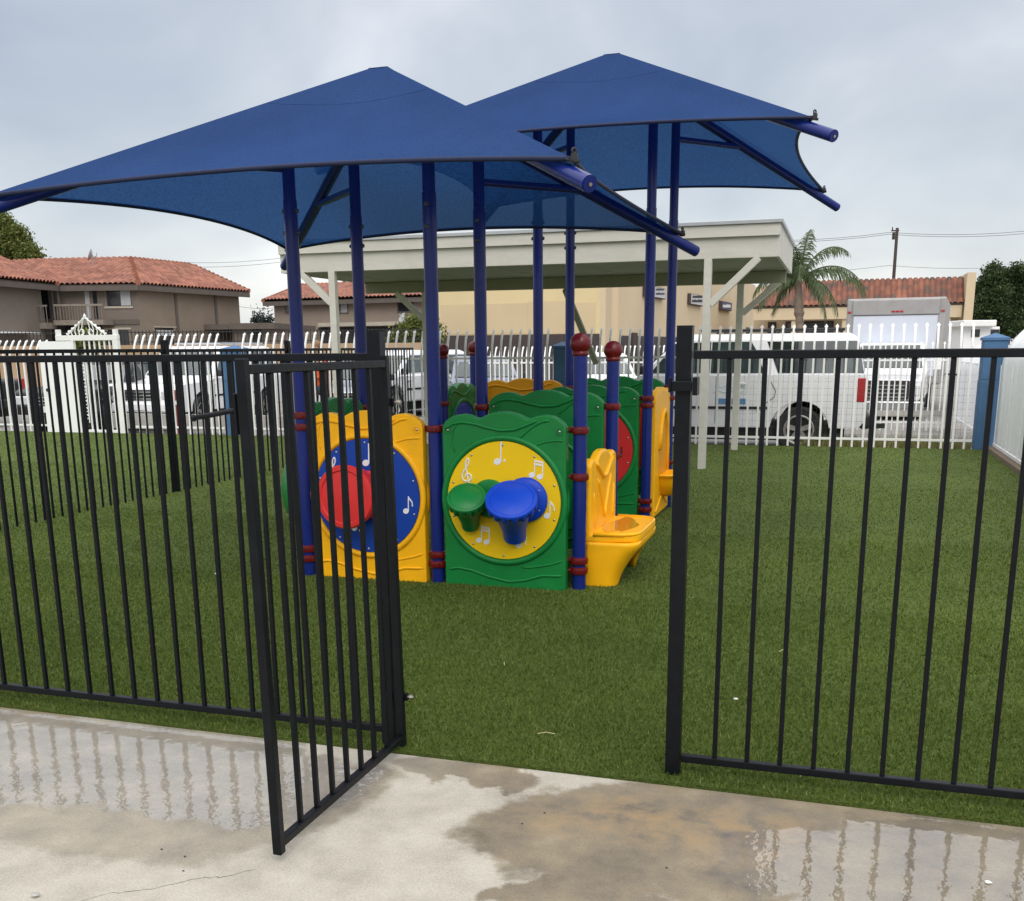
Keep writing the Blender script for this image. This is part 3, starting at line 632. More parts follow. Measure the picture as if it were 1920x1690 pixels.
def quaver(q, x, z, two=False):
    note_poly(q, ell(x, z, .021, .018, .3)); stem(q, x+.018, z, x+.021, z+.10, .007)
    for dz in ((0, -.028) if two else (0,)):
        note_poly(q, [(x+.018, z+.10+dz), (x+.034, z+.085+dz), (x+.050, z+.062+dz), (x+.052, z+.032+dz), (x+.044, z+.034+dz), (x+.043, z+.058+dz), (x+.030, z+.074+dz), (x+.018, z+.080+dz)])
def beamed(q, x, z):
    note_poly(q, ell(x, z, .021, .017, .25)); note_poly(q, ell(x+.053, z-.010, .021, .017, .25))
    stem(q, x+.017, z, x+.020, z+.095, .007); stem(q, x+.070, z-.010, x+.073, z+.083, .007)
    q.prism([(x+.0165, z+.098), (x+.0165, z+.086), (x+.0765, z+.074), (x+.0765, z+.086)], 0, .002, O=(0, YN, 0))
    q.prism([(x+.0165, z+.078), (x+.0165, z+.066), (x+.0765, z+.054), (x+.0765, z+.066)], 0, .002, O=(0, YN, 0))
def clef(q, x, z):
    pts = [(.012, -.085), (0, -.092), (-.010, -.084), (-.006, -.072), (.006, -.068), (.012, -.05), (.002, 0), (-.008, .055), (-.004, .09), (.008, .105), (.014, .085), (.006, .06), (-.018, .03), (-.034, -.005), (-.026, -.034), (0, -.044), (.026, -.032), (.028, -.008), (.012, .006), (-.006, .0), (-.010, -.016)]
    P_ = [Vector((x+a, YN-.001, z+c)) for a, c in pts]; sm = []
    for i in range(len(P_)-1):
        p0, p1, p2, p3 = P_[max(i-1, 0)], P_[i], P_[i+1], P_[min(i+2, len(P_)-1)]
        for k in range(4):
            u = k/4; sm.append(.5*((2*p1)+(p2-p0)*u+(2*p0-5*p1+4*p2-p3)*u*u+(3*p1-p0-3*p2+p3)*u**3))
    sm.append(P_[-1]); q.tube(sm, .005, 6)
def notes(dsc, lst):
    for k, x, z in lst:
        q = MB()
        if k == 'c': crotchet(q, x, z)
        elif k == 'q': quaver(q, x, z)
        elif k == 'qq': quaver(q, x, z, True)
        elif k == 'b': beamed(q, x, z)
        elif k == 'g': clef(q, x, z)
        elif k == 'f': note_poly(q, [(x, z), (x+.006, z), (x+.022, z+.012), (x+.026, z+.028), (x+.004, z+.038), (x, z+.038)])
        q.build('music_symbol', 'white_mark', dsc, world=False)
def drum(t, m, lid, rl, tilt, side, L, rb0, rb1, base, rbase):
    """conga on a bracket: lid centre, lid radius, axis tilted towards the viewer, flange on the board"""
    ax = Vector((side, -math.sin(tilt), math.cos(tilt))).normalized(); c = Vector(lid)
    def wob(r, z, j, n): return r*(1-.19*max(0, math.cos(16*2*PI*j/n))**1.0) if (r > rl*.93 and z < -.02) else r
    q = MB(); q.lathe([(rb1*.72, -L), (rb1, -L+.004), (rb1*1.03, -L*.8), (rb0*.92, -.11), (rb0, -.092), (rl*.97, -.068), (rl, -.052), (rl, -.014), (rl*.97, -.003), (rl*.86, .001), (rl*.83, -.004), (rl*.80, .000), (1e-6, .003)], 96, c, ax, wob)
    o = q.build('drum', m, t, world=False, smooth=45)
    q = MB(); bz = Vector(base); q.lathe([(rbase, 0), (rbase, .022), (rbase*.93, .034), (rbase*.6, .04)], 40, bz, (0, -1, 0)); q.tube([bz+Vector((0, -.02, 0)), c-ax*L*.38], rbase*.42, 20); o2 = q.build('mounting_flange', m, o, world=False, smooth=45)
    q = MB()
    for a in (.6, 2.5, 3.8, 5.7): q.sphere(bz+Vector((rbase*.8*math.cos(a), -.033, rbase*.8*math.sin(a))), .007, 8)
    q.build('bolt', 'bolt', o, world=False, smooth=True)
# green panel, yellow disc, two congas
pg, dg = panel('green panel with a yellow disc carrying a blue and a small green drum', (-2.045, 6.32, .0), 0, 'green_plastic', 'yellow_disc')
notes(dg, [('c', -.035, .585+.255), ('b', .195, .585+.175), ('g', -.245, .585+.165), ('q', .295, .585-.085), ('b', -.170, .585-.265), ('qq', .105, .585-.285), ('f', -.335, .585-.085)])
drum(pg, 'blue_plastic', (.125, -.27, .638), .165, rad(38), .13, .36, .125, .075, (.155, -TH-.008, .60), .145)
drum(pg, 'green_plastic', (-.188, -.225, .632), .128, rad(38), .13, .28, .095, .058, (-.09, -TH-.008, .60), .125)
# yellow panel, blue disc, red tambourine
py, dy_ = panel('yellow panel with a blue disc and a big red drum, behind the open gate', (-3.01, 6.31, .0), 0, 'yellow_plastic', 'blue_disc')
notes(dy_, [('c', .005, .585+.225), ('g', -.235, .585+.15), ('q', .285, .585-.09), ('b', -.100, .585-.225), ('q', .125, .585-.27)])
q = MB(); ax = Vector((-.06, -1, .04)).normalized(); c = Vector((-.075, -.215, .60))
q.lathe([(.16, -.17), (.185, -.15), (.192, -.06), (.203, -.035), (.212, -.015), (.212, .008), (.203, .020), (.178, .022), (.171, .014), (.12, .020), (1e-6, .028)], 72, c, ax); rd = q.build('drum', 'red_plastic', py, world=False, smooth=40)
q = MB(); q.lathe([(.16, 0), (.16, .03), (.12, .05)], 40, (.03, -TH-.006, .60), (0, -1, 0)); q.tube([Vector((.03, -TH-.02, .60)), c-ax*.16], .12, 28); q.build('mounting_flange', 'red_plastic', rd, world=False, smooth=45)
# second row, raised green panel with an arched recess
p2, b2 = panel('raised green panel behind the bench, between the two clamped posts', (-2.03, 7.26, .10), 0, 'green_plastic', None, w=.86)
q = MB(); ridge(q, [(-.30, .12)]+[(-.30*math.cos(a), .52+.30*math.sin(a)) for a in np.linspace(0, PI, 12)]+[(.30, .12)], .014); q.build('arch_rim', 'green_plastic', b2, world=False, smooth=True)
# third row: green panel with the red disc
p3_, d3 = panel('green panel with a red disc, half hidden behind the second ball post', (-2.12, 9.10, .07), 0, 'green_plastic', 'red_plastic', w=.86)
q = MB(); q.box((.285, -TH-.012, .57), (.012, .006, .09)); q.build('slot', 'trim', d3, world=False)
# fourth row
panel('amber panel glimpsed above the green panels, at the back left of the play set', (-3.05, 10.05, .10), 0, 'amber_plastic', None, w=.84)
p4, d4 = panel('rearmost green panel with a red disc, between the two back posts on the right', (-2.07, 10.06, .12), 0, 'green_plastic', 'red_plastic', w=.90)
# side panels
ps, ds = panel('green side panel with a blue board, seen edge-on behind the central front post', (-3.56, 9.57, .07), PI/2, 'green_plastic', 'blue_disc', w=.80)
q = MB(); q.prism([(-.03, .60), (.04, .60), (.04, .72), (-.03, .72)], 0, .002, O=(0, YN, 0)); q.build('white_mark', 'white_mark', ds, world=False)
pb, bb = panel('green side panel with a bulging round bubble left of the yellow panel', (-3.49, 6.78, .06), -PI/2, 'green_plastic', None, w=.83)
q = MB(); q.lathe([(.40, 0), (.40, .02), (.385, .09), (.34, .19), (.25, .285), (.13, .335), (1e-6, .35)], 56, (0, -TH, .50), (0, -1, 0)); q.build('bubble', 'green_plastic', pb, world=False, smooth=50)
# yellow side panel with arched window and basin
t = thing('basin_board', 'tall yellow panel with an arched opening and a small basin, facing the right fence', 'play panel', (-1.60, 9.60, .03), PI/2, 'moulded panels of the play set')
q = MB(); ol = outline(.80, 1.16); q.prism(ol, -.03, .04); bo = q.build('board', 'yellow_plastic', t, world=False, bevel=.012, seg=3)
q = MB(); arch = [(-.19, .36), (.25, .36), (.25, .62), (.20, .80), (.10, .92), (.02, .95), (-.08, .90), (-.16, .75), (-.19, .6)]
q.prism(arch, .036, .043); q.build('opening', 'amber_plastic', bo, world=False)  # flat plate in a darker colour that paints the arch's shaded inside
q = MB(); q.tube([Vector((x, -.045, z)) for x, z in arch[1:]], .022, 10); q.build('opening_rim', 'yellow_plastic', bo, world=False, smooth=True)
q = MB(); q.lathe([(.03, -.20), (.10, -.17), (.165, -.07), (.185, -.012), (.205, -.005), (.215, .012), (.205, .026), (.18, .022), (.15, -.03), (.07, -.06), (1e-6, -.065)], 48, (.05, -.075, .345)); q.build('basin', 'yellow_plastic', t, world=False, smooth=45)
q = MB(); ridge(q, curve(lambda x: .10+.05*math.cos(x*9), -.34, .34), .012, -.04); q.build('moulding', 'yellow_plastic', bo, world=False, smooth=True)
# bench
t = thing('play_bench', 'yellow moulded bench with a wet seat and a scalloped backrest', 'bench', (-1.535, 6.85, 0), PI/2)
# local: x along the seat, front faces -y (world +x)
SW = .80
def seat_edge(u):   # outer edge of the seat, u in 0..1 along x
    x = -SW/2+SW*u; return x, -.345*(1-abs(2*u-1)**4.5)**.5*1.0
q = MB(); n = 30
fr = [(-SW/2+SW*i/n, -.06-.285*(1-abs(2*i/n-1)**9)**.5) for i in range(n+1)]
sp_ = [(-SW/2, .03)]+fr+[(SW/2, .03)]
q.prism(sp_, 0, .055, U=(1, 0, 0), V=(0, 1, 0), O=(0, 0, .305)); st = q.build('seat', 'yellow_plastic', t, world=False, bevel=.016, seg=4)
q = MB(); q.tube([(x, y+.012, .36) for x, y in fr], .013, 8); q.build('seat_rim', 'yellow_plastic', st, world=False, smooth=True)
q = MB(); NB = 64
def skirt(u, v):
    # runs round the three open sides from back left to back right and flares in towards the foot
    HW, DP = SW/2-.012, .325; L1 = DP-.10; per = 2*L1+2*.157+2*(HW-.10); s_ = u*per
    if s_ < L1: x, y = -HW, -s_
    elif s_ < L1+.157: a_ = (s_-L1)/.157*PI/2; x, y = -HW+.10-.10*math.cos(a_), -L1-.10*math.sin(a_)
    elif s_ < per-L1-.157: x, y = -HW+.10+(s_-L1-.157), -DP
    elif s_ < per-L1: a_ = (s_-(per-L1-.157))/.157*PI/2; x, y = HW-.10+.10*math.sin(a_), -L1-.10*math.cos(a_)
    else: x, y = HW, -(per-s_)
    zb = .0 if abs(x) > .30 else .215*(1-(abs(x)/.30)**3)**.5
    z = .308-(.308-zb)*v; k = z/.308; f = .60+.40*min(1, k*1.12)**1.7
    return (x*(1-.04*(1-k)), .03+(y-.03)*f, z)
q.grid(NB, 14, skirt); sk = q.build('base', 'yellow_plastic', t, world=False, smooth=40); sm = sk.modifiers.new('thick', 'SOLIDIFY'); sm.thickness = .03; sm.offset = 0
q = MB(); q.tube([Vector(skirt(i/NB, .06)) for i in range(NB+1)], .012, 8); q.build('seat_lip', 'yellow_plastic', st, world=False, smooth=True)
q = MB(); bp_ = [(-SW/2, .33)]+[(-SW/2, .80), (-.37, .83), (-.32, .845), (-.27, .835), (-.22, .815), (-.16, .85), (-.09, .873), (0, .88), (.09, .873), (.16, .85), (.22, .815), (.27, .835), (.32, .845), (.37, .83), (SW/2, .80)]+[(SW/2, .33)]
q.prism(bp_, -.035, .03); bk = q.build('backrest', 'yellow_plastic', t, world=False, bevel=.02, seg=4)
q = MB(); ridge(q, [(-.20, .70), (-.12, .60), (-.02, .45), (.0, .43), (.02, .45), (.12, .60), (.20, .70)], .014, -.03); ridge(q, [(-.26, .81), (-.16, .76), (-.04, .70), (.04, .70), (.16, .76), (.26, .81)], .018, -.03); ridge(q, [(-.31, .62), (-.28, .5), (-.27, .38)], .010, -.03); ridge(q, [(.31, .62), (.28, .5), (.27, .38)], .010, -.03)
q.build('moulding', 'yellow_plastic', bk, world=False, smooth=True)
# rain water on the seat
wm = bpy.data.materials.new('rain_water'); wm.use_nodes = True; b_ = wm.node_tree.nodes['Principled BSDF']
b_.inputs['Base Color'].default_value = (.72, .34, .008, 1); b_.inputs['Roughness'].default_value = .05; b_.inputs['Coat Weight'].default_value = .25; b_.inputs['Coat IOR'].default_value = 1.6; b_.inputs['Coat Roughness'].default_value = .01
q = MB(); wp_ = [(.30*math.cos(a)*(1+.18*math.sin(3*a+1)+.08*math.sin(7*a)), -.15+.105*math.sin(a)*(1+.15*math.cos(4*a))) for a in np.linspace(0, 2*PI, 49)[:-1]]
q.prism(wp_, 0, .002, U=(1, 0, 0), V=(0, 1, 0), O=(0, 0, .361)); q.build('rain_puddle', wm, st, world=False)

# ---------------------------------------------------------------- white pergola
t = thing('pergola', 'pale painted timber pergola with a flat roof and braced posts behind the play set', 'pergola', (-4.2, 15, 0))
X0, X1, YF, YB = -7.56, -.84, 13.37, 16.55
q = MB(); q.box2((X0, YF-.03, 2.60), (X1, YF+.05, 2.845)); q.build('beam', 'pergola', t, bevel=.004)
q = MB(); q.box2((X0-.03, YF-.075, 2.845), (X1+.03, YF-.031, 2.985)); q.box2((X0-.03, YB, 2.845), (X1+.03, YB+.044, 2.985)); q.box2((X1-.012, YF-.031, 2.60), (X1+.03, YB, 2.985)); q.box2((X0-.03, YF-.031, 2.60), (X0+.012, YB, 2.985)); q.build('fascia', 'pergola', t, bevel=.004)
q = MB(); q.box2((X0-.06, YF-.10, 2.986), (X1+.06, YB+.07, 3.03)); q.build('roof', 'galv', t, bevel=.004)
q = MB(); q.box2((X0+.02, YF+.051, 2.612), (X1-.02, YB-.01, 2.64)); q.build('soffit', 'pergola_shaded', t)
q = MB()
for x in np.arange(X0+.6, X1-.2, 1.22): q.box2((x-.02, YF+.06, 2.607), (x+.02, YB-.02, 2.6119))
q.build('batten', 'pergola_shaded', t)
q = MB(); q.box2((X0+.02, 15.95, 2.44), (X1-.02, 16.04, 2.606)); q.build('beam', 'pergola_shaded', t, bevel=.004)
for x, y, zt, m in ((-6.81, YF+.01, 2.60, 'pergola'), (-1.66, YF+.01, 2.60, 'pergola'), (-6.50, 15.99, 2.44, 'pergola'), (-1.50, 15.99, 2.44, 'pergola')):
    q = MB(); q.box((x, y, zt/2), (.095, .095, zt)); po = q.build('post', m, t, bevel=.004)
q = MB(); q.bar((-6.84, YF+.01, 2.18), (-7.30, YF+.01, 2.60), .085, .09, (0, 1, 0)); q.build('brace', 'pergola', t, bevel=.003)
q = MB(); q.bar((-1.62, YF+.01, 2.06), (-1.05, YF+.01, 2.60), .085, .09, (0, 1, 0)); q.build('brace', 'pergola', t, bevel=.003)
q = MB(); q.bar((-6.54, 15.99, 2.02), (-7.0, 15.99, 2.44), .085, .09, (0, 1, 0)); q.build('brace', 'pergola', t, bevel=.003)
q = MB(); q.bar((-1.46, 15.99, 2.02), (-.95, 16.0, 2.46), .085, .09, (0, 1, 0)); q.build('brace', 'pergola', t, bevel=.003)
q = MB(); q.bar((-4.17, 16.0, 2.43), (-3.78, 16.5, 1.30), .085, .09, (0, 1, 0)); q.build('brace', 'pergola_shaded', t, bevel=.003)

# ---------------------------------------------------------------- white picket fences
def picket_mb(z0, zb, h, bend, w=.030):
    """square bar, spear tip bent outwards (+y)"""
    q = MB(); zt = h-.055
    zs = [z0, zb]+[zb+(zt-zb)*i/6 for i in range(1, 7)]
    pts = [Vector((0, bend*max(0, (z-zb)/(h-zb))**1.8, z)) for z in zs]
    o = len(q.v)
    for p in pts:
        for a, b2_ in ((-1, -1), (1, -1), (1, 1), (-1, 1)): q.v.append((p.x+a*w/2, p.y+b2_*w/2, p.z))
    for i in range(len(pts)-1):
        for j in range(4): q.f.append((o+i*4+j, o+i*4+(j+1) % 4, o+(i+1)*4+(j+1) % 4, o+(i+1)*4+j)); q.mi.append(0)
    p = pts[-1]; d = (pts[-1]-pts[-2]).normalized(); W2 = w*.95
    c0 = p+d*.012; k = len(q.v)
    for a, b2_ in ((-1, -1), (1, -1), (1, 1), (-1, 1)): q.v.append((c0.x+a*W2, c0.y+b2_*w*.4, c0.z))
    tip = p+d*.06; q.v.append(tuple(tip))
    for j in range(4):
        q.f.append((k-4+j, k-4+(j+1) % 4, k+(j+1) % 4, k+j)); q.f.append((k+j, k+(j+1) % 4, k+4)); q.mi += [0, 0]
    q.f.append((o, o+3, o+2, o+1)); q.mi.append(0)
    return q
def white_fence(label, x0, x1, y, xs, h=1.875, rail_t=1.385, rail_b=.135, bend=.14, z0=.01, name='picket_fence', grp='white spear-topped fences', w=.030, rh=.035):
    t = thing(name, label, 'fence', (x0, y, 0), 0, grp)
    for z in (rail_t, rail_b):
        MB().bar((x0, y, z), (x1, y, z), .035, rh).build('rail', 'white_iron', t)
    pm = None
    for x in xs:
        if pm is None: pm = picket_mb(z0, rail_t+.08, h, bend, w).build('picket', 'white_iron', t, world=False); o = pm
        else: o = pm.copy(); COL.objects.link(o)
        o.location = (x-x0, 0, 0)
    return t
WY = 16.86; SP = .1605
white_fence('white spear-topped fence in front of the white off-roader, ending at the right blue pillar', -4.32, 1.92, WY, [-2.2+SP*i for i in range(-13, 26)])
white_fence('white curved-top fence behind the play set, between two blue pillars', -10.5, -4.60, WY, [-5.67+SP*i for i in range(-30, 7)])
white_fence('white curved-top fence between the scrollwork gate and the left blue pillar', -13.02, -10.95, WY, [-12.83+SP*i for i in range(12)], bend=.17)
white_fence('white curved-top fence at the far left, left of the scrollwork gate', -17.6, -14.92, WY, [-17.5+SP*i for i in range(17)], h=1.80, bend=.17)
white_fence('lower white spear-topped fence across the drive in front of the box truck', -1.0, 2.05, 23.0, [-.75+.225*i for i in range(13)], h=1.61, rail_t=1.24, rail_b=-.02, bend=.03, z0=-.19, w=.024)
white_fence('lower white curved-top fence in front of the parked cars at the centre', -8.3, -1.6, 23.0, [-8.2+.108*i for i in range(61)], h=1.60, rail_t=1.22, rail_b=.0, bend=.16, z0=-.19, w=.026)
q = MB(); q.box2((-1.0, 22.95, .10), (2.05, 22.99, .22)); tag(q.build('fence_board', 'pale_concrete'), 'pale board along the bottom of the drive fence before the box truck', 'board')
# welded mesh behind the right-hand fence
q = MB(); m0, m1 = -1.62, 1.9
for x in np.arange(m0, m1, .075): q.bar((x, WY+.03, .16), (x, WY+.03, 1.18), .0026, .0026)
for z in np.arange(.2, 1.2, .1): q.bar((m0, WY+.034, z), (m1, WY+.034, z), .0026, .0026)
tag(q.build('wire_mesh', 'wire'), 'thin welded wire mesh tied behind the white fence at the off-roader', 'mesh')
def pillar(label, x, y, w, h):
    t = thing('fence_pillar', label, 'pillar', (x, y, 0), 0, 'blue fence pillars')
    q = MB(); q.box2((x-w/2, y-w/2, 0), (x+w/2, y+w/2, h*.62)); q.box2((x-w/2+.005, y-w/2+.005, h*.62), (x+w/2-.005, y+w/2-.005, h-.06)); q.build('shaft', 'pillar_blue', t, bevel=.012)
    q = MB(); k = w/2+.012; q.add([(x-k, y-k, h-.06), (x+k, y-k, h-.06), (x+k, y+k, h-.06), (x-k, y+k, h-.06), (x-k, y-k, h-.02), (x+k, y-k, h-.02), (x+k, y+k, h-.02), (x-k, y+k, h-.02), (x, y, h+.05)],
        [(0, 3, 2, 1), (0, 1, 5, 4), (1, 2, 6, 5), (2, 3, 7, 6), (3, 0, 4, 7), (4, 5, 8), (5, 6, 8), (6, 7, 8), (7, 4, 8)]); q.build('cap', 'pillar_blue', t)
pillar('blue square pillar at the right corner beside the white sheeted wall', 2.12, WY+.10, .34, 1.66)
pillar('blue square pillar in the white fence behind the play set posts', -4.46, WY+.08, .26, 1.60)
pillar('blue square pillar in the white fence behind the gate lever', -10.70, WY+.12, .40, 1.60)
# white sheeted wall on the right, with bent-out top
def sheet_wall(label, x, y0, y1, h, seed):
    t = thing('sheeted_wall', label, 'wall', (x, y0, 0), 0, None); r = random.Random(seed); n = int((y1-y0)/.04)
    ph = [r.uniform(0, 6) for _ in range(3)]
    def S(u, v):
        y = y0+(y1-y0)*u; a = y*2*PI/.33
        rip = .012*math.sin(a)+.006*math.sin(a*.37+ph[0])
        z = .10+(h-.10)*v
        k = max(0, (v-.66)/.34); return (x+rip*(1-.3*k)+.34*k**1.9, y, z-.05*k*k+.012*math.sin(y*9+ph[1])*k)
    q = MB(); q.grid(n, 22, S); o = q.build('sheet', 'white_sheet', t, smooth=True)
    s = o.modifiers.new('thick', 'SOLIDIFY'); s.thickness = .006
    q = MB(); q.bar((x-.02, y0, .10), (x-.02, y1, .10), .035, .04); q.bar((x+.03, y0, 1.20), (x+.03, y1, 1.20), .03, .035); q.build('rail', 'white_iron', t)
    q = MB()
    for y in np.arange(y0+.2, y1, 1.1): q.bar((x-.028, y, .0), (x-.028, y, 1.25), .014, .014)
    q.build('upright', 'white_iron', t); return t
sheet_wall('white sheeted wall with a bent-out top along the right edge of the yard', 2.22, 6.5, 16.7, 1.88, 3)
sheet_wall('white sheeted wall continuing along the drive beyond the corner pillar', 2.26, 17.2, 23.0, 1.58, 5)
q = MB(); q.box2((2.10, 6.5, -.05), (2.20, 16.75, .07)); tag(q.build('kerb', 'kerb_brown'), kind='structure')
# scrollwork gate, far left
t = thing('ornamental_gate', 'white gate with a scrollwork strip, a leafy crest and a solid knobbed leaf', 'gate', (-13.8, 16.78, 0)); Y = 16.78
q = MB(); q.box2((-14.92, Y-.03, .0), (-14.16, Y+.01, 1.75)); dr = q.build('leaf_panel', 'white_sheet', t, bevel=.004)
q = MB(); q.sphere((-14.78, Y-.07, .83), .035, 12); q.build('knob', 'trim', dr, smooth=True)
q = MB()
for x, h in ((-14.46, 1.97), (-13.15, 1.96)): q.box2((x-.04, Y-.02, 1.78), (x+.04, Y+.05, h))
q.box2((-14.16, Y-.03, .0), (-14.10, Y+.04, 1.76)); q.box2((-13.21, Y-.03, 0), (-13.09, Y+.05, 1.78)); q.box2((-14.5, Y-.032, 1.76), (-13.09, Y+.05, 1.86)); q.box2((-14.10, Y-.02, .02), (-13.21, Y+.03, .07)); q.box2((-13.9, Y-.02, 1.36), (-13.21, Y+.02, 1.40)); q.build('frame', 'white_iron', t, bevel=.003)
for i in range(6):
    x = -13.87+.115*i; MB().box2((x-.012, Y-.01, .07), (x+.012, Y+.014, 1.76)).build('bar', 'white_iron', t)
q = MB()
for k in range(9):
    z = .28+k*.135
    for s in (-1, 1):
        pts = []
        for a in np.linspace(0, 1.7*PI, 12):
            rr = .042*(1-.06*a); pts.append(Vector((-14.00+s*.028+s*rr*math.cos(a+.5), Y, z+rr*math.sin(a+.5)*1.25+s*.03)))
        q.tube(pts, .011, 6)
q.box2((-14.09, Y-.008, .2), (-14.075, Y+.01, 1.5)); q.box2((-13.93, Y-.008, .2), (-13.915, Y+.01, 1.5)); q.build('scrollwork', 'white_iron', t, smooth=60)
q = MB()
for s in (-1, 1):
    for i in range(5):
        x = -13.80+s*(.07+.085*i); z = 1.87+.28*(1-(i+.6)/5.2)
        q.tube([(x, Y, 1.86), (x+s*.02, Y, (1.86+z)/2), (x-s*.01, Y, z)], .010, 6); q.sphere((x-s*.01, Y, z+.02), .026, 8, (1, .5, 1.3)); q.sphere((x+s*.035, Y, z-.015), .018, 8, (1.3, .5, 1))
    q.tube([(-13.80+s*.42, Y, 1.88), (-13.80+s*.25, Y, 2.0), (-13.80+s*.03, Y, 2.17)], .014, 6)
    q.tube([Vector((-13.80+s*(.10+.05*math.cos(a)), Y, 1.92+.05*math.sin(a))) for a in np.linspace(0, 5, 12)], .010, 6)
q.sphere((-13.80, Y, 2.20), .035, 10, (1, .5, 1.3)); q.sphere((-13.84, Y, 2.16), .025, 8); q.sphere((-13.76, Y, 2.16), .025, 8); q.sphere((-13.80, Y, 2.245), .014, 8)
q.build('crest', 'white_iron', t, smooth=60)
# ---------------------------------------------------------------- survey helpers for the far things
def ray(x, y): return FW + RT*((x-960)/FPX) - UP*((y-1100)/FPX)
def PH(x, y, z):
    d = ray(x, y); return EYE + d*((z-CAM_H)/d.z)
def hit(x, y, a, b):
    """where the sight line meets the vertical plane through a and b"""
    a, b = Vector(a), Vector(b); n = Vector((-(b-a).y, (b-a).x, 0)); d = ray(x, y); return EYE + d*(((a-EYE).dot(n))/d.dot(n))
def wall(q, a, b, z0, z1, th=.25):
    """upright slab from a to b in plan; its outer face is the line a-b, thickness goes away from the viewer"""
    a, b = Vector((a.x, a.y, 0)), Vector((b.x, b.y, 0)); d = (b-a).normalized(); n = Vector((-d.y, d.x, 0))
    if n.dot(a-Vector((EYE.x, EYE.y, 0))) < 0: n = -n
    vs = [p+Vector((0, 0, z)) for z in (z0, z1) for p in (a, b, b+n*th, a+n*th)]
    q.add(vs, [(3, 2, 1, 0), (4, 5, 6, 7), (0, 1, 5, 4), (1, 2, 6, 5), (2, 3, 7, 6), (3, 0, 4, 7)]); return n
def onwall(q, a, b, x0, y0, x1, y1, proud=.03, th=.06):
    """box on a wall plane spanning the surveyed corners"""
    p, r = hit(x0, y0, a, b), hit(x1, y1, a, b); d = Vector(((b-a).x, (b-a).y, 0)).normalized(); n = Vector((-d.y, d.x, 0))
    if n.dot(Vector((a.x, a.y, 0))) < 0: n = -n
    z0, z1 = min(p.z, r.z), max(p.z, r.z); u, w_ = Vector((p.x, p.y, 0))-n*proud, Vector((r.x, r.y, 0))-n*proud
    vs = [c+Vector((0, 0, z)) for z in (z0, z1) for c in (u, w_, w_+n*th, u+n*th)]
    q.add(vs, [(3, 2, 1, 0), (4, 5, 6, 7), (0, 1, 5, 4), (1, 2, 6, 5), (2, 3, 7, 6), (3, 0, 4, 7)]); return q
def inpoly(px, py, poly):
    c = np.zeros(px.shape, bool); j = len(poly)-1
    for i in range(len(poly)):
        xi, yi = poly[i]; xj, yj = poly[j]
        c ^= ((yi > py) != (yj > py)) & (px < (xj-xi)*(py-yi)/(yj-yi+1e-12)+xi); j = i
    return c
def tile_roof(parent, poly, m, pitch=.34, row=.42, name='roof_tiles'):
    """barrel tiles laid over a planar outline whose first edge is the eave"""
    poly = [p.copy() for p in poly]
    if len(poly) == 4:
        n_ = (poly[1]-poly[0]).cross(poly[2]-poly[0]); d_ = poly[3]-EYE; poly[3] = EYE+d_*((poly[0]-EYE).dot(n_)/d_.dot(n_))
    A, B = poly[0], poly[1]; u = (B-A).normalized(); n = u.cross(poly[-1]-A).normalized()
    if n.z < 0: n = -n
    v = n.cross(u)
    if v.z < 0: v = -v
    p2 = [((p-A).dot(u), (p-A).dot(v)) for p in poly]
    us = [p[0] for p in p2]; vs = [p[1] for p in p2]; du, dv = pitch/6, row/2
    U = np.arange(min(us), max(us)+du, du); V = np.arange(min(vs), max(vs)+dv, dv)
    gu, gv = np.meshgrid(U, V); nu = len(U)
    hgt = .15*np.abs(np.sin(PI*gu/pitch))**.6
    X = np.array(A)[None]; co = X+gu.reshape(-1, 1)*np.array(u)+gv.reshape(-1, 1)*np.array(v)
    cu, cvv = (gu[:-1, :-1]+du/2), (gv[:-1, :-1]+dv/2); ok = inpoly(cu, cvv, p2)
    j, i = np.nonzero(ok); a = j*nu+i
    # each cell lifts its lower edge a little so the courses step
    step = (.10*(1-((V/row) % 1)))[:, None]*np.ones_like(gu)
    co = co+(hgt+step).reshape(-1, 1)*np.array(n)
    F = np.stack([a, a+1, a+nu+1, a+nu], 1)
    off = np.array(rootloc(parent)); o = quick(name, m, co-off, F); o.parent = parent
    uvl = o.data.uv_layers.new(name='UVMap'); uvf = np.stack([gu.reshape(-1)/pitch+.01, gv.reshape(-1)/row+.01], 1)
    cen = np.stack([cu[ok]/pitch, cvv[ok]/row], 1); uvl.data.foreach_set('uv', np.repeat(cen, 4, axis=0).astype(np.float32).ravel())
    q = MB(); k = len(poly); lo = [p-n*.16 for p in poly]; lo2 = [p-n*.02 for p in poly]; q.add(lo+lo2, [tuple(range(k)), tuple(range(k, 2*k))]+[(i, (i+1) % k, (i+1) % k+k, i+k) for i in range(k)])
    q.build('roof_deck', 'fascia_brown', o); return o
def cap_line(parent, a, b, m='tile_orange'):
    n = max(2, int((b-a).length/.4)); q = MB()
    for i in range(n):
        p, r = a.lerp(b, i/n), a.lerp(b, (i+1)/n); q.tube([p+Vector((0, 0, .08)), r+Vector((0, 0, .03))], [.17, .13], 8)
    o = q.build('ridge_tiles', m, parent, smooth=60); uvl = o.data.uv_layers.new(name='UVMap'); uvl.data.foreach_set('uv', np.repeat(np.arange(len(o.data.polygons))//10, 8)[:len(o.data.loops)*2].astype(np.float32) if False else np.zeros(len(o.data.loops)*2, np.float32)+.5); return o
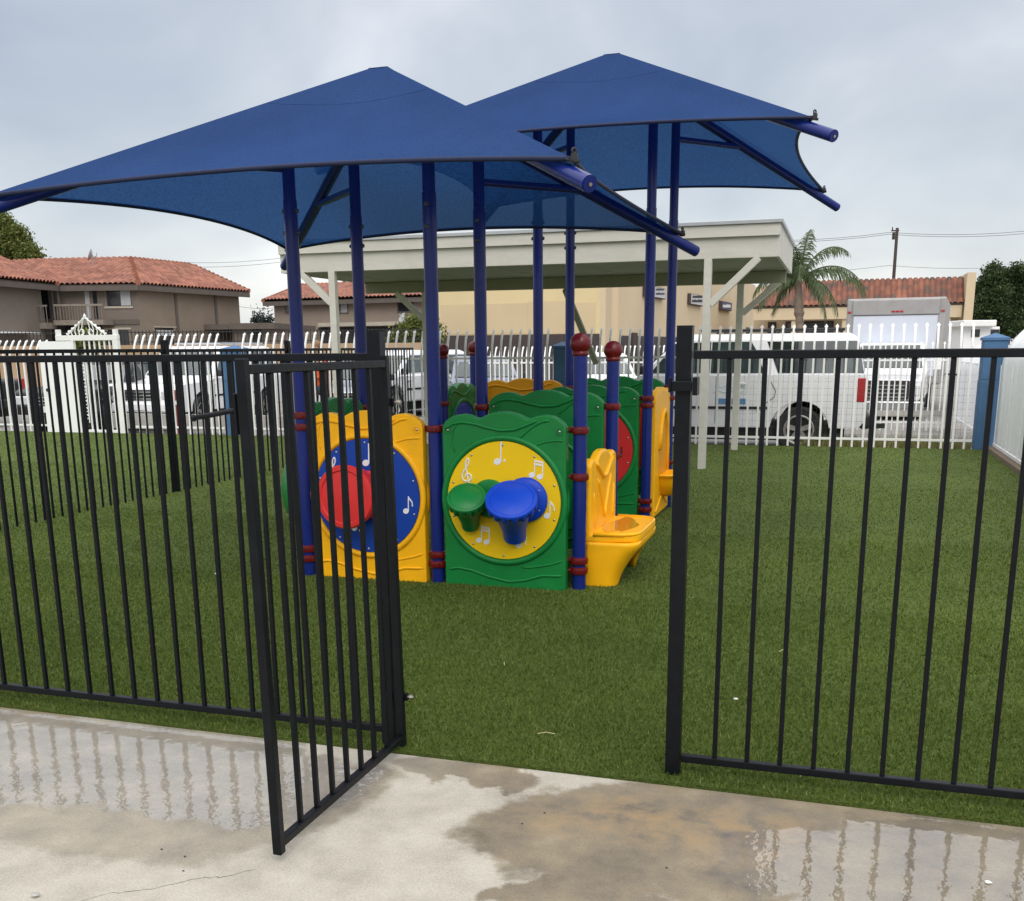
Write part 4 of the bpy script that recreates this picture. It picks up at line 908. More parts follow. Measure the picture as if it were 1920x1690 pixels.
def window(parent, a, b, x0, y0, x1, y1, frame='cream_trim', fw=3, glass='pane', curtain=None, proud=.06):
    q = MB()
    for (p0, r0, p1, r1) in ((x0, y0, x1, y0+fw), (x0, y1-fw, x1, y1), (x0, y0+fw, x0+fw, y1-fw), (x1-fw, y0+fw, x1, y1-fw)): onwall(q, a, b, p0, r0, p1, r1, proud, .08)
    w_ = q.build('window', frame, parent); q = MB(); onwall(q, a, b, x0+fw, y0+fw, x1-fw, y1-fw, .015, .04); q.build('pane', glass, w_)
    if curtain: q = MB(); onwall(q, a, b, *curtain, .035, .02); q.build('curtain', 'curtain', w_)
    return w_

# ---------------------------------------------------------------- left apartments
E0, E1, EL = PH(259, 533, 5.6), PH(467, 548, 5.6), PH(96, 535, 5.6)
R0, R1, RL = PH(245, 487, 7.6), PH(360, 499, 7.6), PH(60, 491, 7.6)
t = thing('apartment_house', 'two-storey tan apartment house with a hipped orange roof, a balcony and wall pipes', 'house', (E0.x, E0.y, 0))
dr_ = (E1-E0).normalized(); nr = Vector((-dr_.y, dr_.x, 0)); a, b_w = None, E1+nr*.55-dr_*.75
dl_ = (E0-EL).normalized(); nl = Vector((-dl_.y, dl_.x, 0)); K_ = E0+(nr+nl)*.3; a = K_; a2, b2w = EL+nl*.6, K_
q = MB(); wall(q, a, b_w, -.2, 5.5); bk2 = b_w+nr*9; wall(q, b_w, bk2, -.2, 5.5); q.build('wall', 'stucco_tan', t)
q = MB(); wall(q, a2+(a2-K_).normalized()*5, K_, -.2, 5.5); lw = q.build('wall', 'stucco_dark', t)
r_ = tile_roof(t, [E0, E1, R1, R0], 'tile_orange'); tile_roof(t, [EL-dl_*1.5, E0, R0, RL-dl_*1.5], 'tile_orange')
Eb = E1+nr*2*((R1-E0).dot(nr)); tile_roof(t, [E1, Eb, R1], 'tile_orange')
cap_line(t, E0, R0); cap_line(t, R0, R1); cap_line(t, RL, R0); cap_line(t, E1, R1)
q = MB(); q.bar(E0-Vector((0, 0, .22)), E1-Vector((0, 0, .22)), .12, .3); q.bar(EL-Vector((0, 0, .22)), E0-Vector((0, 0, .22)), .12, .3); q.build('fascia', 'fascia_brown', t)
for x0, y0, x1, y1 in ((330, 552, 331.5, 622), (404, 546, 405.5, 622)):
    q = MB(); onwall(q, a, b_w, x0, y0, x1, y1, .06, .06); q.build('pipe', 'fascia_brown', t)
q = MB(); onwall(q, a2, b2w, 196, 600, 262, 608, .06, .08); q.build('band', 'fascia_brown', t)
window(t, a2, b2w, 196, 538, 250, 578, curtain=(225, 542, 246, 573))
window(t, a2, b2w, 196, 615, 246, 652); window(t, a, b_w, 287, 612, 330, 652, curtain=(292, 619, 324, 630))
q = MB(); onwall(q, a2, b2w, 76, 540, 190, 600, .02, .04); rec = q.build('balcony_recess', 'stucco_dark', t)
for (x0, x1, m) in ((76, 95, 'pane'), (96, 104, 'curtain'), (158, 172, 'curtain'), (173, 186, 'pane')):
    q = MB(); onwall(q, a2, b2w, x0, 541, x1, 598, .05, .03); q.build('sliding_door', m, rec)
q = MB(); onwall(q, a2, b2w, 113, 540, 120, 600, .5, .3); q.build('post', 'rail_wood', t)
ba, bb_ = a2-nl*1.5, b2w-nl*1.5
q = MB(); onwall(q, ba, bb_, 100, 601, 194, 609, 0, 1.4); onwall(q, ba, bb_, 100, 571, 191, 573.5, .02, .1); bl = q.build('balcony', 'rail_wood', t)
q = MB()
for i in range(17): onwall(q, ba, bb_, 101+i*5.5, 573, 103.2+i*5.5, 601, .0, .06)
q.build('balusters', 'rail_wood', bl)
q = MB(); onwall(q, ba, bb_, 74, 573, 98, 576, .7, .1); onwall(q, ba, bb_, 76, 606, 99, 617, .7, 1.2)
for i in range(5): onwall(q, ba, bb_, 76+i*5.2, 575, 79+i*5.2, 607, .7, .06)
q.build('balcony', 'rail_wood', t)
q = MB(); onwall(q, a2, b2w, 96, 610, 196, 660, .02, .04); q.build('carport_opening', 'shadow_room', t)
d_ = P(172, 486, 66); q = MB(); q.tube([d_-Vector((0, 0, .35)), d_+Vector((.1, 0, .25))], .035, 6); q.lathe([(.02, 0), (.22, .04), (.40, .16)], 20, d_+Vector((.05, 0, .2)), (-.8, -.5, .35)); q.tube([d_+Vector((.1, 0, .1)), d_+Vector((.55, -.2, .15)), d_+Vector((.62, -.25, .35))], .02, 6); q.build('satellite_dish', 'galv', t, smooth=50)
# nearer wing at the left edge
EB0, EB1, RB0, RB1 = PH(-70, 518, 5.6), PH(108, 534.5, 5.6), PH(-70, 470, 7.5), PH(-2, 485, 7.5)
t = thing('apartment_house', 'brown apartment wing with an orange roof at the left edge below the bushy tree', 'house', (EB0.x, EB0.y, 0))
db = (EB1-EB0).normalized(); nb = Vector((-db.y, db.x, 0)); a3 = EB0+nb*.5; b3 = hit(73, 560, a3, EB1+nb*.5)
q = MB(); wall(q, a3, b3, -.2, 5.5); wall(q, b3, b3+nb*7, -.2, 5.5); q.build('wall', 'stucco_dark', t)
tile_roof(t, [EB0, EB1, RB1, RB0], 'tile_orange'); cap_line(t, EB1, RB1); tile_roof(t, [EB1, EB1+nb*8, RB1], 'tile_orange')
q = MB(); q.bar(EB0-Vector((0, 0, .22)), EB1-Vector((0, 0, .22)), .12, .3); q.build('fascia', 'fascia_brown', t)
q = MB(); onwall(q, a3, b3, -40, 622, 52, 627, .9, .9); q.build('awning', 'white_sheet', t)
# second house behind the pergola's left leg
EC0, EC1, RC0, RC1 = PH(493, 566, 5.5), PH(800, 557, 5.5), PH(566, 536, 7.3), PH(764, 530, 7.3)
t = thing('apartment_house', 'brown two-storey house with an orange tile roof seen through the left end of the pergola', 'house', (EC0.x, EC0.y, 0))
dc = (EC1-EC0).normalized(); nc = Vector((-dc.y, dc.x, 0)); a4, b4 = EC0+nc*.6+dc*.9, EC1+nc*.6-dc*.3
q = MB(); wall(q, a4, b4, -.2, 5.4); wall(q, a4, a4+nc*9, -.2, 5.4); q.build('wall', 'stucco_pink', t)
tile_roof(t, [EC0, EC1, RC1, RC0], 'tile_orange', .36, .44); cap_line(t, EC0, RC0); cap_line(t, RC0, RC1); cap_line(t, EC1, RC1)
q = MB(); q.bar(EC0-Vector((0, 0, .22)), EC1-Vector((0, 0, .22)), .12, .28); q.build('fascia', 'fascia_brown', t)
for (x0, x1, y0, y1) in ((535, 552, 567, 588), (637, 653, 566, 588), (745, 776, 563, 586)): window(t, a4, b4, x0, y0, x1, y1, 'fascia_brown', 1.5, 'curtain' if x0 == 637 else 'pane')
q = MB(); onwall(q, a4, b4, 600, 606, 800, 609.5, .35, .3); q.build('gutter', 'cream_trim', t)
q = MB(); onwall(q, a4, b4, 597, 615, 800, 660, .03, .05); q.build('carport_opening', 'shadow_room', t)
# low flat annex
aa, ab, ac = P(440, 640, 70), P(512, 640, 70), P(600, 640, 78)
t = thing('low_annex', 'low flat-roofed tan annex between the two apartment houses', 'building', (aa.x, aa.y, 0))
q = MB(); wall(q, aa, ab, -.1, 3.0, 4); q.build('wall', 'stucco_dark', t); q = MB(); wall(q, ab, ac, -.1, 3.0, 3); q.build('wall', 'stucco_tan', t)
q = MB(); wall(q, aa-nc*.5, ab-nc*.5+dc*.5, 2.95, 3.35, 6); q.build('roof', 'fascia_brown', t)
q = MB(); wall(q, ab-nc*.5+dc*.5, ac-nc*.5, 2.95, 3.3, 6); q.build('roof', 'fascia_brown', t)
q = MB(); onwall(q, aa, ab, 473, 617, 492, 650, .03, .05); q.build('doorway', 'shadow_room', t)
d_ = P(757, 602, 70); q = MB(); q.tube([Vector((d_.x, d_.y, 0)), d_+Vector((0, 0, .1))], .05, 6); q.lathe([(.02, 0), (.25, .05), (.42, .16)], 20, d_+Vector((0, 0, .1)), (-.5, -.6, .4)); q.tube([d_+Vector((0, -.1, .1)), d_+Vector((-.1, -.5, .4)), d_+Vector((.45, -.1, .25))], .025, 6); tag(q.build('satellite_dish', 'galv', smooth=50), 'grey satellite dish on a pole beside the bush under the pergola', 'dish')
# tan boundary wall with iron railing
wa, wb = PZ(-40, 650, 45, 0), PZ(820, 640, 45, 0)
t = thing('boundary_wall', 'long low tan block wall topped by a black iron railing behind the parked cars', 'wall', (wa.x, wa.y, 0))
q = MB(); wall(q, wa, wb, -.1, 1.82, .2); q.build('wall', 'wall_tan', t)
q = MB(); dd = (wb-wa).normalized(); Lw = (wb-wa).length; nn = Vector((-dd.y, dd.x, 0))
for z in (1.95, 2.36): q.bar(wa+nn*.1+Vector((0, 0, z)), wb+nn*.1+Vector((0, 0, z)), .04, .04)
for s in np.arange(0, Lw, .16): p = wa+dd*s+nn*.1; q.bar(p+Vector((0, 0, 1.82)), p+Vector((0, 0, 2.44)), .022, .022)
q.build('railing', 'iron_black', t)
# ---------------------------------------------------------------- pale yellow building with box signs
K0 = P(1160, 640, 54); K1 = P(1412, 640, 94); KB = P(1124, 640, 52.5); XD = Vector((1, 0, 0))
KL = hit(812, 640, KB, KB+XD); HT = 6.9
t = thing('commercial_building', 'pale yellow flat-roofed commercial building with a brown base and box signs', 'building', (K0.x, K0.y, 0))
q = MB(); n1_ = wall(q, KL, KB, -.2, HT, 8); wall(q, KL, KL+Vector((0, 8, 0)), -.2, HT); q.build('wall', 'stucco_yellow', t)
q = MB(); wall(q, KB+Vector((0, 1.2, 0)), K0+(K1-K0).normalized()*.1, -.2, HT-.1, .3); wall(q, KB, KB+Vector((0, 1.4, 0)), -.2, HT-.05, -.3); q.build('return_wall', 'stucco_peach', t)
q = MB(); n2_ = wall(q, K0, K1, -.2, HT, 8); q.build('wall', 'stucco_peach', t)
q = MB(); onwall(q, KL, KB, 812, 730, 1124, 626, .05, .06); q.build('base_band', 'base_brown', t)
q = MB(); onwall(q, K0, K1, 1160.5, 715, 1395, 636, .05, .06); q.build('base_band', 'base_brown', t)
for x0, y0, x1 in ((826, 572, 990), (990, 566, 1062), (1062, 568, 1116)): q = MB(); onwall(q, KL, KB, x0, y0, x1, 626, .02, .03); q.build('touch_up_patch', 'patch_paint', t)
def boxsign(x0, y0, x1, y1, face, marks, lab):
    s = thing('box_sign', lab, 'sign', hit((x0+x1)/2, y1, K0, K1)); p0, p1 = hit(x0, y0, K0, K1), hit(x1, y1, K0, K1); d = (K1-K0).normalized(); n = Vector((-d.y, d.x, 0)); n = n if n.dot(K0) > 0 else -n
    q = MB(); of = n*.22; onwall(q, K0-of, K1-of, x0+5, y0, x1, y1, 0, .22); f = q.build('case', 'sign_box', s, bevel=.03)
    q = MB(); onwall(q, K0-of, K1-of, x0+6.2, y0+1.6, x1-1.2, y1-1.8, .02, .03); fa = q.build('face', face, f)
    q = MB(); r = random.Random(int(x0))
    for (yy, hh, cx0, cx1, gap) in marks:
        x = cx0
        while x < cx1:
            ww = r.uniform(.9, 1.7); onwall(q, K0-of, K1-of, x, yy-hh*r.uniform(.8, 1.1), min(x+ww, cx1), yy, .035, .02); x += ww+gap
    q.build('lettering', 'ink' if face == 'sign_white' else 'white_mark', fa)
boxsign(1207, 534, 1248, 562, 'sign_white', [(545, 4, 1229, 1244, .7), (553, 4, 1229, 1245, .7)], 'white box sign with faded lettering, half hidden behind the right canopy posts')
boxsign(1290, 550, 1319, 575, 'sign_white', [(559, 4.5, 1298, 1316, .5), (567, 5, 1297, 1316, .5)], 'white box sign with two lines of dark lettering, middle of the building\'s three signs')
boxsign(1348, 564, 1372, 584, 'sign_blue', [(577, 6, 1355, 1369, .4)], 'small navy box sign with white lettering beside the pergola brace')
for (x0, y0, x1, y1) in ((1183, 624, 1192, 652), (1358, 617, 1364, 637), (1399, 614, 1403, 634)):
    q = MB(); onwall(q, K0, K1, x0, y0, x1, y1, .10, .12); q.build('door_frame', 'sign_box', t)
# ---------------------------------------------------------------- tiled shop row
S0 = P(1400, 640, 75); S1 = hit(1820, 640, S0, S0+XD)
t = thing('shop_row', 'shop row with a steep red-brown tile mansard over a dark shopfront', 'building', (S0.x, S0.y, 0))
def sx(x, y, dy): return hit(x, y, S0+Vector((0, dy, 0)), S0+Vector((1, dy, 0)))
za_, zb_ = sx(1600, 573, -1.2).z, sx(1600, 529, .6).z
A_, B_ = sx(1408, 573, -1.2), sx(1808, 567, -1.2); A_.z = B_.z = za_; C_, D_ = sx(1808, 526, .6), sx(1444, 535, .6); C_.z = D_.z = zb_
tile_roof(t, [A_, B_, C_, D_], 'tile_mixed', .36, .46)
zf = sx(1600, 598, -1.1).z
q = MB(); q.box2((A_.x+.2, A_.y+.1, zf), (B_.x-.1, A_.y+.6, za_-.05)); q.build('fascia', 'stucco_peach', t)
q = MB(); q.box2((A_.x, S0.y+1.8, -.1), (B_.x+.3, S0.y+8, zb_-.1)); q.build('wall', 'stucco_peach', t)
e0 = sx(1806, 600, -1.3); q = MB(); q.box2((e0.x, e0.y-.2, -.1), (e0.x+.55, S0.y+7, zb_+.3)); q.build('pier', 'stucco_peach', t)
for x in (1488, 1583, 1775): p = sx(x, 620, -.8); q = MB(); q.box((p.x, p.y, zf/2), (.35, .35, zf)); q.build('column', 'stucco_peach', t)
q = MB(); p0, p1 = hit(1473, 603, S0+Vector((0, 1.7, 0)), S0+Vector((1, 1.7, 0))), hit(1560, 660, S0+Vector((0, 1.7, 0)), S0+Vector((1, 1.7, 0))); q.box2((p0.x, S0.y+1.72, p1.z), (p1.x, S0.y+1.79, p0.z)); wv_ = q.build('window', 'sign_box', t)
q = MB(); q.box2((p0.x+.15, S0.y+1.66, p1.z), (p1.x-.1, S0.y+1.715, p0.z-.12)); q.build('pane', 'pane', wv_)
q = MB(); p0 = hit(1440, 604, S0+Vector((0, 1.7, 0)), S0+Vector((1, 1.7, 0))); q.box2((p0.x, S0.y+1.7, -.1), (p0.x+.6, S0.y+1.78, p0.z)); q.build('door', 'sign_box', t)
q = MB(); p0 = hit(1420, 604, S0+Vector((0, 1.7, 0)), S0+Vector((1, 1.7, 0))); 
# small white house at the right
h0, h1 = P(1806, 640, 58), P(1872, 640, 58)
t = thing('white_house', 'small white flat-topped house beyond the corner pillar under the dark tree', 'house', (h0.x, h0.y, 0))
q = MB(); wall(q, h0, h1, -.1, 2.5, 5); q.build('wall', 'white_sheet', t); q = MB(); wall(q, P(1804, 640, 57.5), P(1866, 640, 57.5), 2.5, 2.85, 6); q.build('roof', 'white_iron', t, bevel=.05)
for x0 in (1822, 1858): q = MB(); onwall(q, h0, h1, x0, 618, x0+14, 632, .04, .05); q.build('window', 'pane', t)

# ---------------------------------------------------------------- vehicles
def wheel(t, x, y, r, w=.24, side=1):
    q = MB(); q.lathe([(r*.62, -w/2), (r*.9, -w/2), (r*.985, -w/2+.03), (r, -w/4), (r, w/4), (r*.985, w/2-.03), (r*.9, w/2), (r*.62, w/2-.01), (r*.60, 0), (r*.62, -w/2)], 36, (x, y, r), (0, side, 0)); o = q.build('wheel', 'tyre', t, world=False, smooth=40)
    q = MB(); q.lathe([(r*.64, w*.15), (r*.655, w*.46), (r*.60, w*.48), (r*.55, w*.40), (r*.54, w*.1), (r*.60, w*.1)], 30, (x, y, r), (0, side, 0)); q.lathe([(1e-5, w*.2), (r*.2, w*.22), (r*.17, w*.40), (1e-5, w*.42)], 20, (x, y, r), (0, side, 0))
    for k in range(5):
        a = 2*PI*k/5+.3; q.bar((x+r*.15*math.cos(a), y+side*w*.33, r+r*.15*math.sin(a)), (x+r*.55*math.cos(a), y+side*w*.35, r+r*.55*math.sin(a)), r*.20, .03, (0, 1, 0))
    q.build('rim', 'alloy', o, world=False, smooth=40)
    q = MB(); q.lathe([(1e-5, -.01), (r*.62, 0)], 24, (x, y+side*w*.16, r), (0, side, 0)); q.build('wheel_well', 'trim', o, world=False)
def vehicle(name, label, cat, loc, rz, paint, L=5.1, W=1.95, wx=(-1.5, 1.5), wr=.39, zr=.42, belt=1.17, hood=1.10, rear=None, roof=1.84, rear_x=None, gh=((-2.5, -2.3), (.35, 1.05)), glass='car_glass', group=None, bed=False, rack=False, lights=True, side_windows=None):
    t = thing(name, label, cat, loc, rz, group)
    xr, xf = -L/2, L/2; R = wr*1.24; pts = [(xr, zr+.12), (xr+.10, zr)]
    for c in wx:
        a0 = math.asin(max(-1, min(1, (zr-wr)/R)))
        for i in range(11):
            a = PI-a0-(PI-2*a0)*i/10; pts.append((c+R*math.cos(a), wr+R*math.sin(a)))
    pts += [(xf-.12, zr), (xf, zr+.12), (xf, hood-.30), (xf-.06, hood-.12), (xf-.22, hood-.04), (gh[1][1]+.05, hood+.02), (gh[1][1]-.05, belt), (gh[0][0] if not bed else gh[0][0], belt), (xr+.03, belt-(.0 if not bed else .06)), (xr, belt-.15)]
    q = MB(); q.prism(pts, -W/2, W/2); body = q.build('body', paint, t, world=False, bevel=.045, seg=3)
    # greenhouse
    (bx0, tx0), (tx1, bx1) = gh; yb, yt = W/2*.965, W/2*.79
    q = MB(); zt = roof
    base = [(bx0, -yb, belt-.02), (bx1, -yb, belt-.02), (bx1, yb, belt-.02), (bx0, yb, belt-.02)]; m1 = .06
    top = [(tx0, -yt, zt-m1), (tx1, -yt, zt-m1), (tx1, yt, zt-m1), (tx0, yt, zt-m1)]; top2 = [(tx0+.12, -yt+.12, zt), (tx1-.25, -yt+.12, zt), (tx1-.25, yt-.12, zt), (tx0+.12, yt-.12, zt)]
    q.add(base+top+top2, [(3, 2, 1, 0), (0, 1, 5, 4), (1, 2, 6, 5), (2, 3, 7, 6), (3, 0, 4, 7), (4, 5, 9, 8), (5, 6, 10, 9), (6, 7, 11, 10), (7, 4, 8, 11), (8, 9, 10, 11)]); cab = q.build('cabin', paint, t, world=False, bevel=.05, seg=3)
    def yside(z): return yb+(yt-yb)*(z-belt+.02)/(zt-m1-belt+.02)
    def xend(z, k): return (bx0+(tx0-bx0)*(z-belt)/(zt-m1-belt)) if k == 0 else (bx1+(tx1-bx1)*(z-belt)/(zt-m1-belt))
    z0, z1 = belt+.05, roof-.13
    if side_windows is None:
        c = [xend(z0, 0)+.12, (bx0*.55+bx1*.45), (bx0*.22+bx1*.78)]
        side_windows = [[(xend(z0, 0)+.14, z0), (c[1]-.06, z0), (c[1]-.06, z1), (xend(z1, 0)+.14, z1)], [(c[1]+.03, z0), (xend(z0, 1)-.16, z0), (xend(z1, 1)-.12, z1), (c[1]+.03, z1)]]
    for s in (-1, 1):
        for wpoly in side_windows:
            q = MB(); k = len(wpoly); vs = [(x, s*(yside(z)+d), z) for d in (-.02, .007) for x, z in wpoly]
            q.add(vs, [tuple(range(k)), tuple(range(k, 2*k))]+[(i, (i+1) % k, (i+1) % k+k, i+k) for i in range(k)]); q.build('side_window', glass, cab, world=False)
    for k, nm in ((0, 'rear_window'), (1, 'windscreen')):
        sg = -1 if k == 0 else 1; q = MB(); vs = []
        for d in (-.02, .010):
            for z, yy in ((belt+.06, yb-.10), (zt-.13, yt-.10)): vs += [(xend(z, k)+sg*d, -yy, z), (xend(z, k)+sg*d, yy, z)]
        q.add(vs, [(0, 1, 3, 2), (4, 6, 7, 5), (0, 4, 5, 1), (2, 3, 7, 6), (0, 2, 6, 4), (1, 5, 7, 3)]); q.build(nm, glass, cab, world=False)
    for c in wx:
        for s in (-1, 1): wheel(t, c, s*(W/2-.13), wr, .25, s)
    q = MB(); q.box2((xf-.10, -W/2+.02, zr+.0), (xf+.07, W/2-.02, zr+.22)); q.build('front_bumper', paint if not bed else 'chrome', t, world=False, bevel=.04)
    q = MB(); q.box2((xr-.09, -W/2+.02, zr+.0), (xr+.08, W/2-.02, zr+.22)); q.build('rear_bumper', 'trim', t, world=False, bevel=.04)
    q = MB(); q.box2((xf-.05, -W*.24, hood-.40), (xf+.015, W*.24, hood-.16))
    q.build('grille', 'trim', t, world=False, bevel=.02); q = MB()
    for i in range(3): q.box2((xf+.01, -W*.23, hood-.37+.075*i), (xf+.024, W*.23, hood-.345+.075*i))
    q.build('grille_bar', 'chrome', t, world=False)
    for s in (-1, 1):
        q = MB(); q.box2((xf-.12, s*W*.27, hood-.38), (xf+.018, s*W*.46, hood-.18)); q.build('headlight', 'clear_lens', t, world=False, bevel=.03)
        q = MB(); q.box2((xr-.018, s*(W/2-.14), belt-.43), (xr+.15, s*(W/2+.006), belt-.03)); q.build('tail_light', 'red_lens', t, world=False, bevel=.02)
        q = MB(); q.box2((bx1-.16, s*(W/2+.03), belt+.02), (bx1-.02, s*(W/2+.20), belt+.17)); q.build('mirror', 'trim', t, world=False, bevel=.03)
        for xx in (wx[0]+.98, wx[1]-.62):
            q = MB(); q.box2((xx-.09, s*(W/2-.005), belt-.15), (xx+.09, s*(W/2+.028), belt-.115)); q.build('door_handle', paint, body, world=False, bevel=.008)
    for s in (-1, 1):
        q = MB()
        for xx in (wx[0]+.56, wx[0]+1.38, wx[1]-.50): q.box2((xx-.004, s*(W/2-.004), zr+.06), (xx+.004, s*(W/2+.0025), belt-.01))
        q.box2((wx[0]+.5, s*(W/2-.004), zr+.30), (wx[1]-.5, s*(W/2+.012), zr+.345)); q.build('door_gaps', 'trim', body, world=False)
    q = MB(); q.box2((xr+.3, -W/2+.15, .2), (xf-.3, W/2-.15, zr+.02)); q.build('underbody', 'trim', t, world=False)
    q = MB(); q.box2((xf+.016, -.16, zr+.06), (xf+.085, .16, zr+.19)); q.build('number_plate', 'white_mark', t, world=False)
    if rack:
        q = MB()
        for s in (-1, 1): q.tube([(tx0+.2, s*(yt-.14), zt+.06), (tx1-.35, s*(yt-.14), zt+.06)], .02, 8)
        for i in range(5): x = tx0+.25+(tx1-tx0-.75)*i/4; q.tube([(x, -yt+.14, zt+.06), (x, yt-.14, zt+.06)], .018, 8); q.box2((x-.02, -yt+.12, zt-.02), (x+.02, -yt+.16, zt+.06)); q.box2((x-.02, yt-.16, zt-.02), (x+.02, yt-.12, zt+.06))
        q.build('roof_rack', 'trim' if rack == 1 else 'chrome', cab, world=False, smooth=50)
    return t, body
PARK = 'cars parked beyond the white fence'
sw = [[(-2.47, 1.31), (-1.12, 1.31), (-.92, 1.82), (-2.36, 1.82)], [(-.90, 1.31), (-.02, 1.31), (-.02, 1.82), (-.66, 1.82), (-.74, 1.70)], [(.0, 1.31), (1.0, 1.31), (.60, 1.80), (.0, 1.82)]]
suv, sb = vehicle('off_roader', 'white four-door off-roader side-on behind the white fence, with a blue decal on its rear door', 'car', (-2.14, 18.75, -.20), PI+rad(.5), 'car_white', L=5.05, wx=(-1.50, 1.52), wr=.385, gh=((-2.50, -2.34), (.55, 1.22)), belt=1.27, hood=1.18, roof=1.95, glass='car_glass_pale', group=PARK, rack=1, side_windows=sw)
q = MB()
for i in range(2): q.box2((-.62+.26*i, .974, .80), (-.62+.26*i+.23, .980, .895))
q.build('decal', 'decal_blue', sb, world=False)
q = MB()
for i, (x, z) in enumerate(((-.60, 1.07), (-.34, 1.09), (-.58, 1.0), (-.32, 1.01))): q.tube([(x+.24*k/6, .976, z+.018*math.sin(k*1.2+i)) for k in range(7)], .007, 6)
q.build('decal', 'decal_cyan', sb, world=False)
q = MB(); q.tube([(-1.02, .974, 1.16), (-1.10, .978, 1.02), (-1.08, .978, .92), (-.92, .978, .80), (-.80, .978, .68)], .006, 6); q.build('door_gaps', 'trim', sb, world=False)
q = MB(); q.box2((-2.62, -.5, .46), (-2.50, .5, .60)); q.bar((-2.5, .2, .4), (-2.9, .2, .42), .08, .08); q.build('tow_hitch', 'trim', suv, world=False)
# box truck facing the viewer
tk = P(1664, 700, 25.5); tx, ty = tk.x, tk.y
t = thing('box_truck', 'white cab-fronted box truck facing the yard, with a grey-framed cargo box above its cab', 'truck', (tx, ty, -.2), rad(-6))
q = MB(); q.box2((-1.20, 1.3, .75), (1.20, 6.5, 2.92)); bx = q.build('cargo_box', 'truck_box', t, world=False, bevel=.04)
q = MB(); q.box2((-1.02, 1.27, .95), (1.02, 1.305, 2.48)); q.build('front_panel', 'truck_panel', bx, world=False, bevel=.012)
q = MB(); q.box2((-1.05, 1.24, 2.50), (1.05, 1.30, 2.88)); q.build('header', 'truck_box', bx, world=False, bevel=.02)
q = MB()
for x in (-.05, .05, .15, -1.13, 1.13):
    q = MB(); q.box2((x-.042, 1.225 if abs(x) < 1 else 1.275, 2.56), (x+.042, 1.245 if abs(x) < 1 else 1.302, 2.60)); q.build('marker_light', 'red_lens', bx, world=False)
q = MB()
q.add([(-.84, -1.35, .95), (.84, -1.35, .95), (.92, 0, 1.10), (-.92, 0, 1.10), (-.84, -1.35, .45), (.84, -1.35, .45), (.92, 0, .45), (-.92, 0, .45)], [(0, 1, 2, 3), (4, 7, 6, 5), (0, 4, 5, 1), (1, 5, 6, 2), (2, 6, 7, 3), (3, 7, 4, 0)]); q.build('hood', 'car_white', t, world=False, bevel=.06, seg=3)
q = MB(); q.add([(-.92, 0, .5), (.92, 0, .5), (.92, 1.25, .5), (-.92, 1.25, .5), (-.92, 0, 1.12), (.92, 0, 1.12), (.78, .62, 1.78), (-.78, .62, 1.78), (.78, 1.25, 1.80), (-.78, 1.25, 1.80), (.92, 1.25, 1.12), (-.92, 1.25, 1.12)], [(3, 2, 1, 0), (0, 1, 5, 4), (4, 5, 6, 7), (7, 6, 8, 9), (1, 2, 10, 5), (5, 10, 8, 6), (0, 4, 11, 3), (4, 7, 9, 11), (2, 3, 11, 10), (11, 9, 8, 10)]); cb = q.build('cab', 'car_white', t, world=False, bevel=.05, seg=3)
q = MB(); q.add([(-.80, .06, 1.19), (.80, .06, 1.19), (.70, .555, 1.73), (-.70, .555, 1.73), (-.80, .045, 1.20), (.80, .045, 1.20), (.70, .54, 1.74), (-.70, .54, 1.74)], [(0, 3, 2, 1), (4, 5, 6, 7), (0, 1, 5, 4), (1, 2, 6, 5), (2, 3, 7, 6), (3, 0, 4, 7)]); q.build('windscreen', 'car_glass', cb, world=False)
q = MB(); q.box2((-.60, -1.40, .50), (.60, -1.345, .93)); gr = q.build('grille', 'trim', t, world=False, bevel=.02)
q = MB()
for i in range(4): q.box2((-.50, -1.415, .53+.09*i), (.50, -1.398, .56+.09*i))
q.build('grille_bar', 'chrome', gr, world=False)
for s in (-1, 1):
    q = MB(); q.box2((s*.63, -1.40, .58), (s*.83, -1.34, .84)); hl = q.build('headlight', 'clear_lens', t, world=False, bevel=.03)
    q = MB(); q.bar((s*.92, .2, 1.1), (s*1.12, .15, 1.35), .02, .02); q.box2((s*1.05, .1, 1.15), (s*1.22, .16, 1.5)); q.build('mirror', 'white_iron', t, world=False, bevel=.02)
q = MB(); q.box2((-.95, -1.56, .22), (.95, -1.40, .46)); q.build('bumper', 'chrome', t, world=False, bevel=.04)
q = MB(); q.box2((-.8, -1.2, .12), (.8, 6.2, .5)); q.build('chassis', 'trim', t, world=False)
for x in (-.78, .78):
    for y in (-.75, 4.6):
        q = MB(); q.lathe([(.2, -.12), (.36, -.12), (.40, -.09), (.40, .09), (.36, .12), (.2, .10)], 28, (x, y, .40), (1, 0, 0)); o = q.build('wheel', 'tyre', t, world=False, smooth=40)
        q = MB(); q.lathe([(.22, -.1), (.22, .1)], 20, (x, y, .40), (1, 0, 0)); q.build('rim', 'alloy', o, world=False)
def at_ground(x, y): d = ray(x, 700); return (EYE.x+d.x*y/d.y, y, -.2)
vehicle('parked_car', 'grey-blue car behind the centre fence, nose towards the play set', 'car', at_ground(905, 25.5), rad(-66), 'car_grey', L=4.6, W=1.8, wr=.34, belt=1.0, hood=.95, roof=1.55, gh=((-2.1, -1.8), (.1, .85)), group=PARK, zr=.32)
vehicle('parked_car', 'white car behind the centre fence, right of the middle blue pillar', 'car', at_ground(1122, 26.5), rad(-72), 'car_white', L=4.7, W=1.82, wr=.35, belt=1.05, hood=1.0, roof=1.62, gh=((-2.1, -1.8), (.1, .9)), group=PARK, zr=.32)
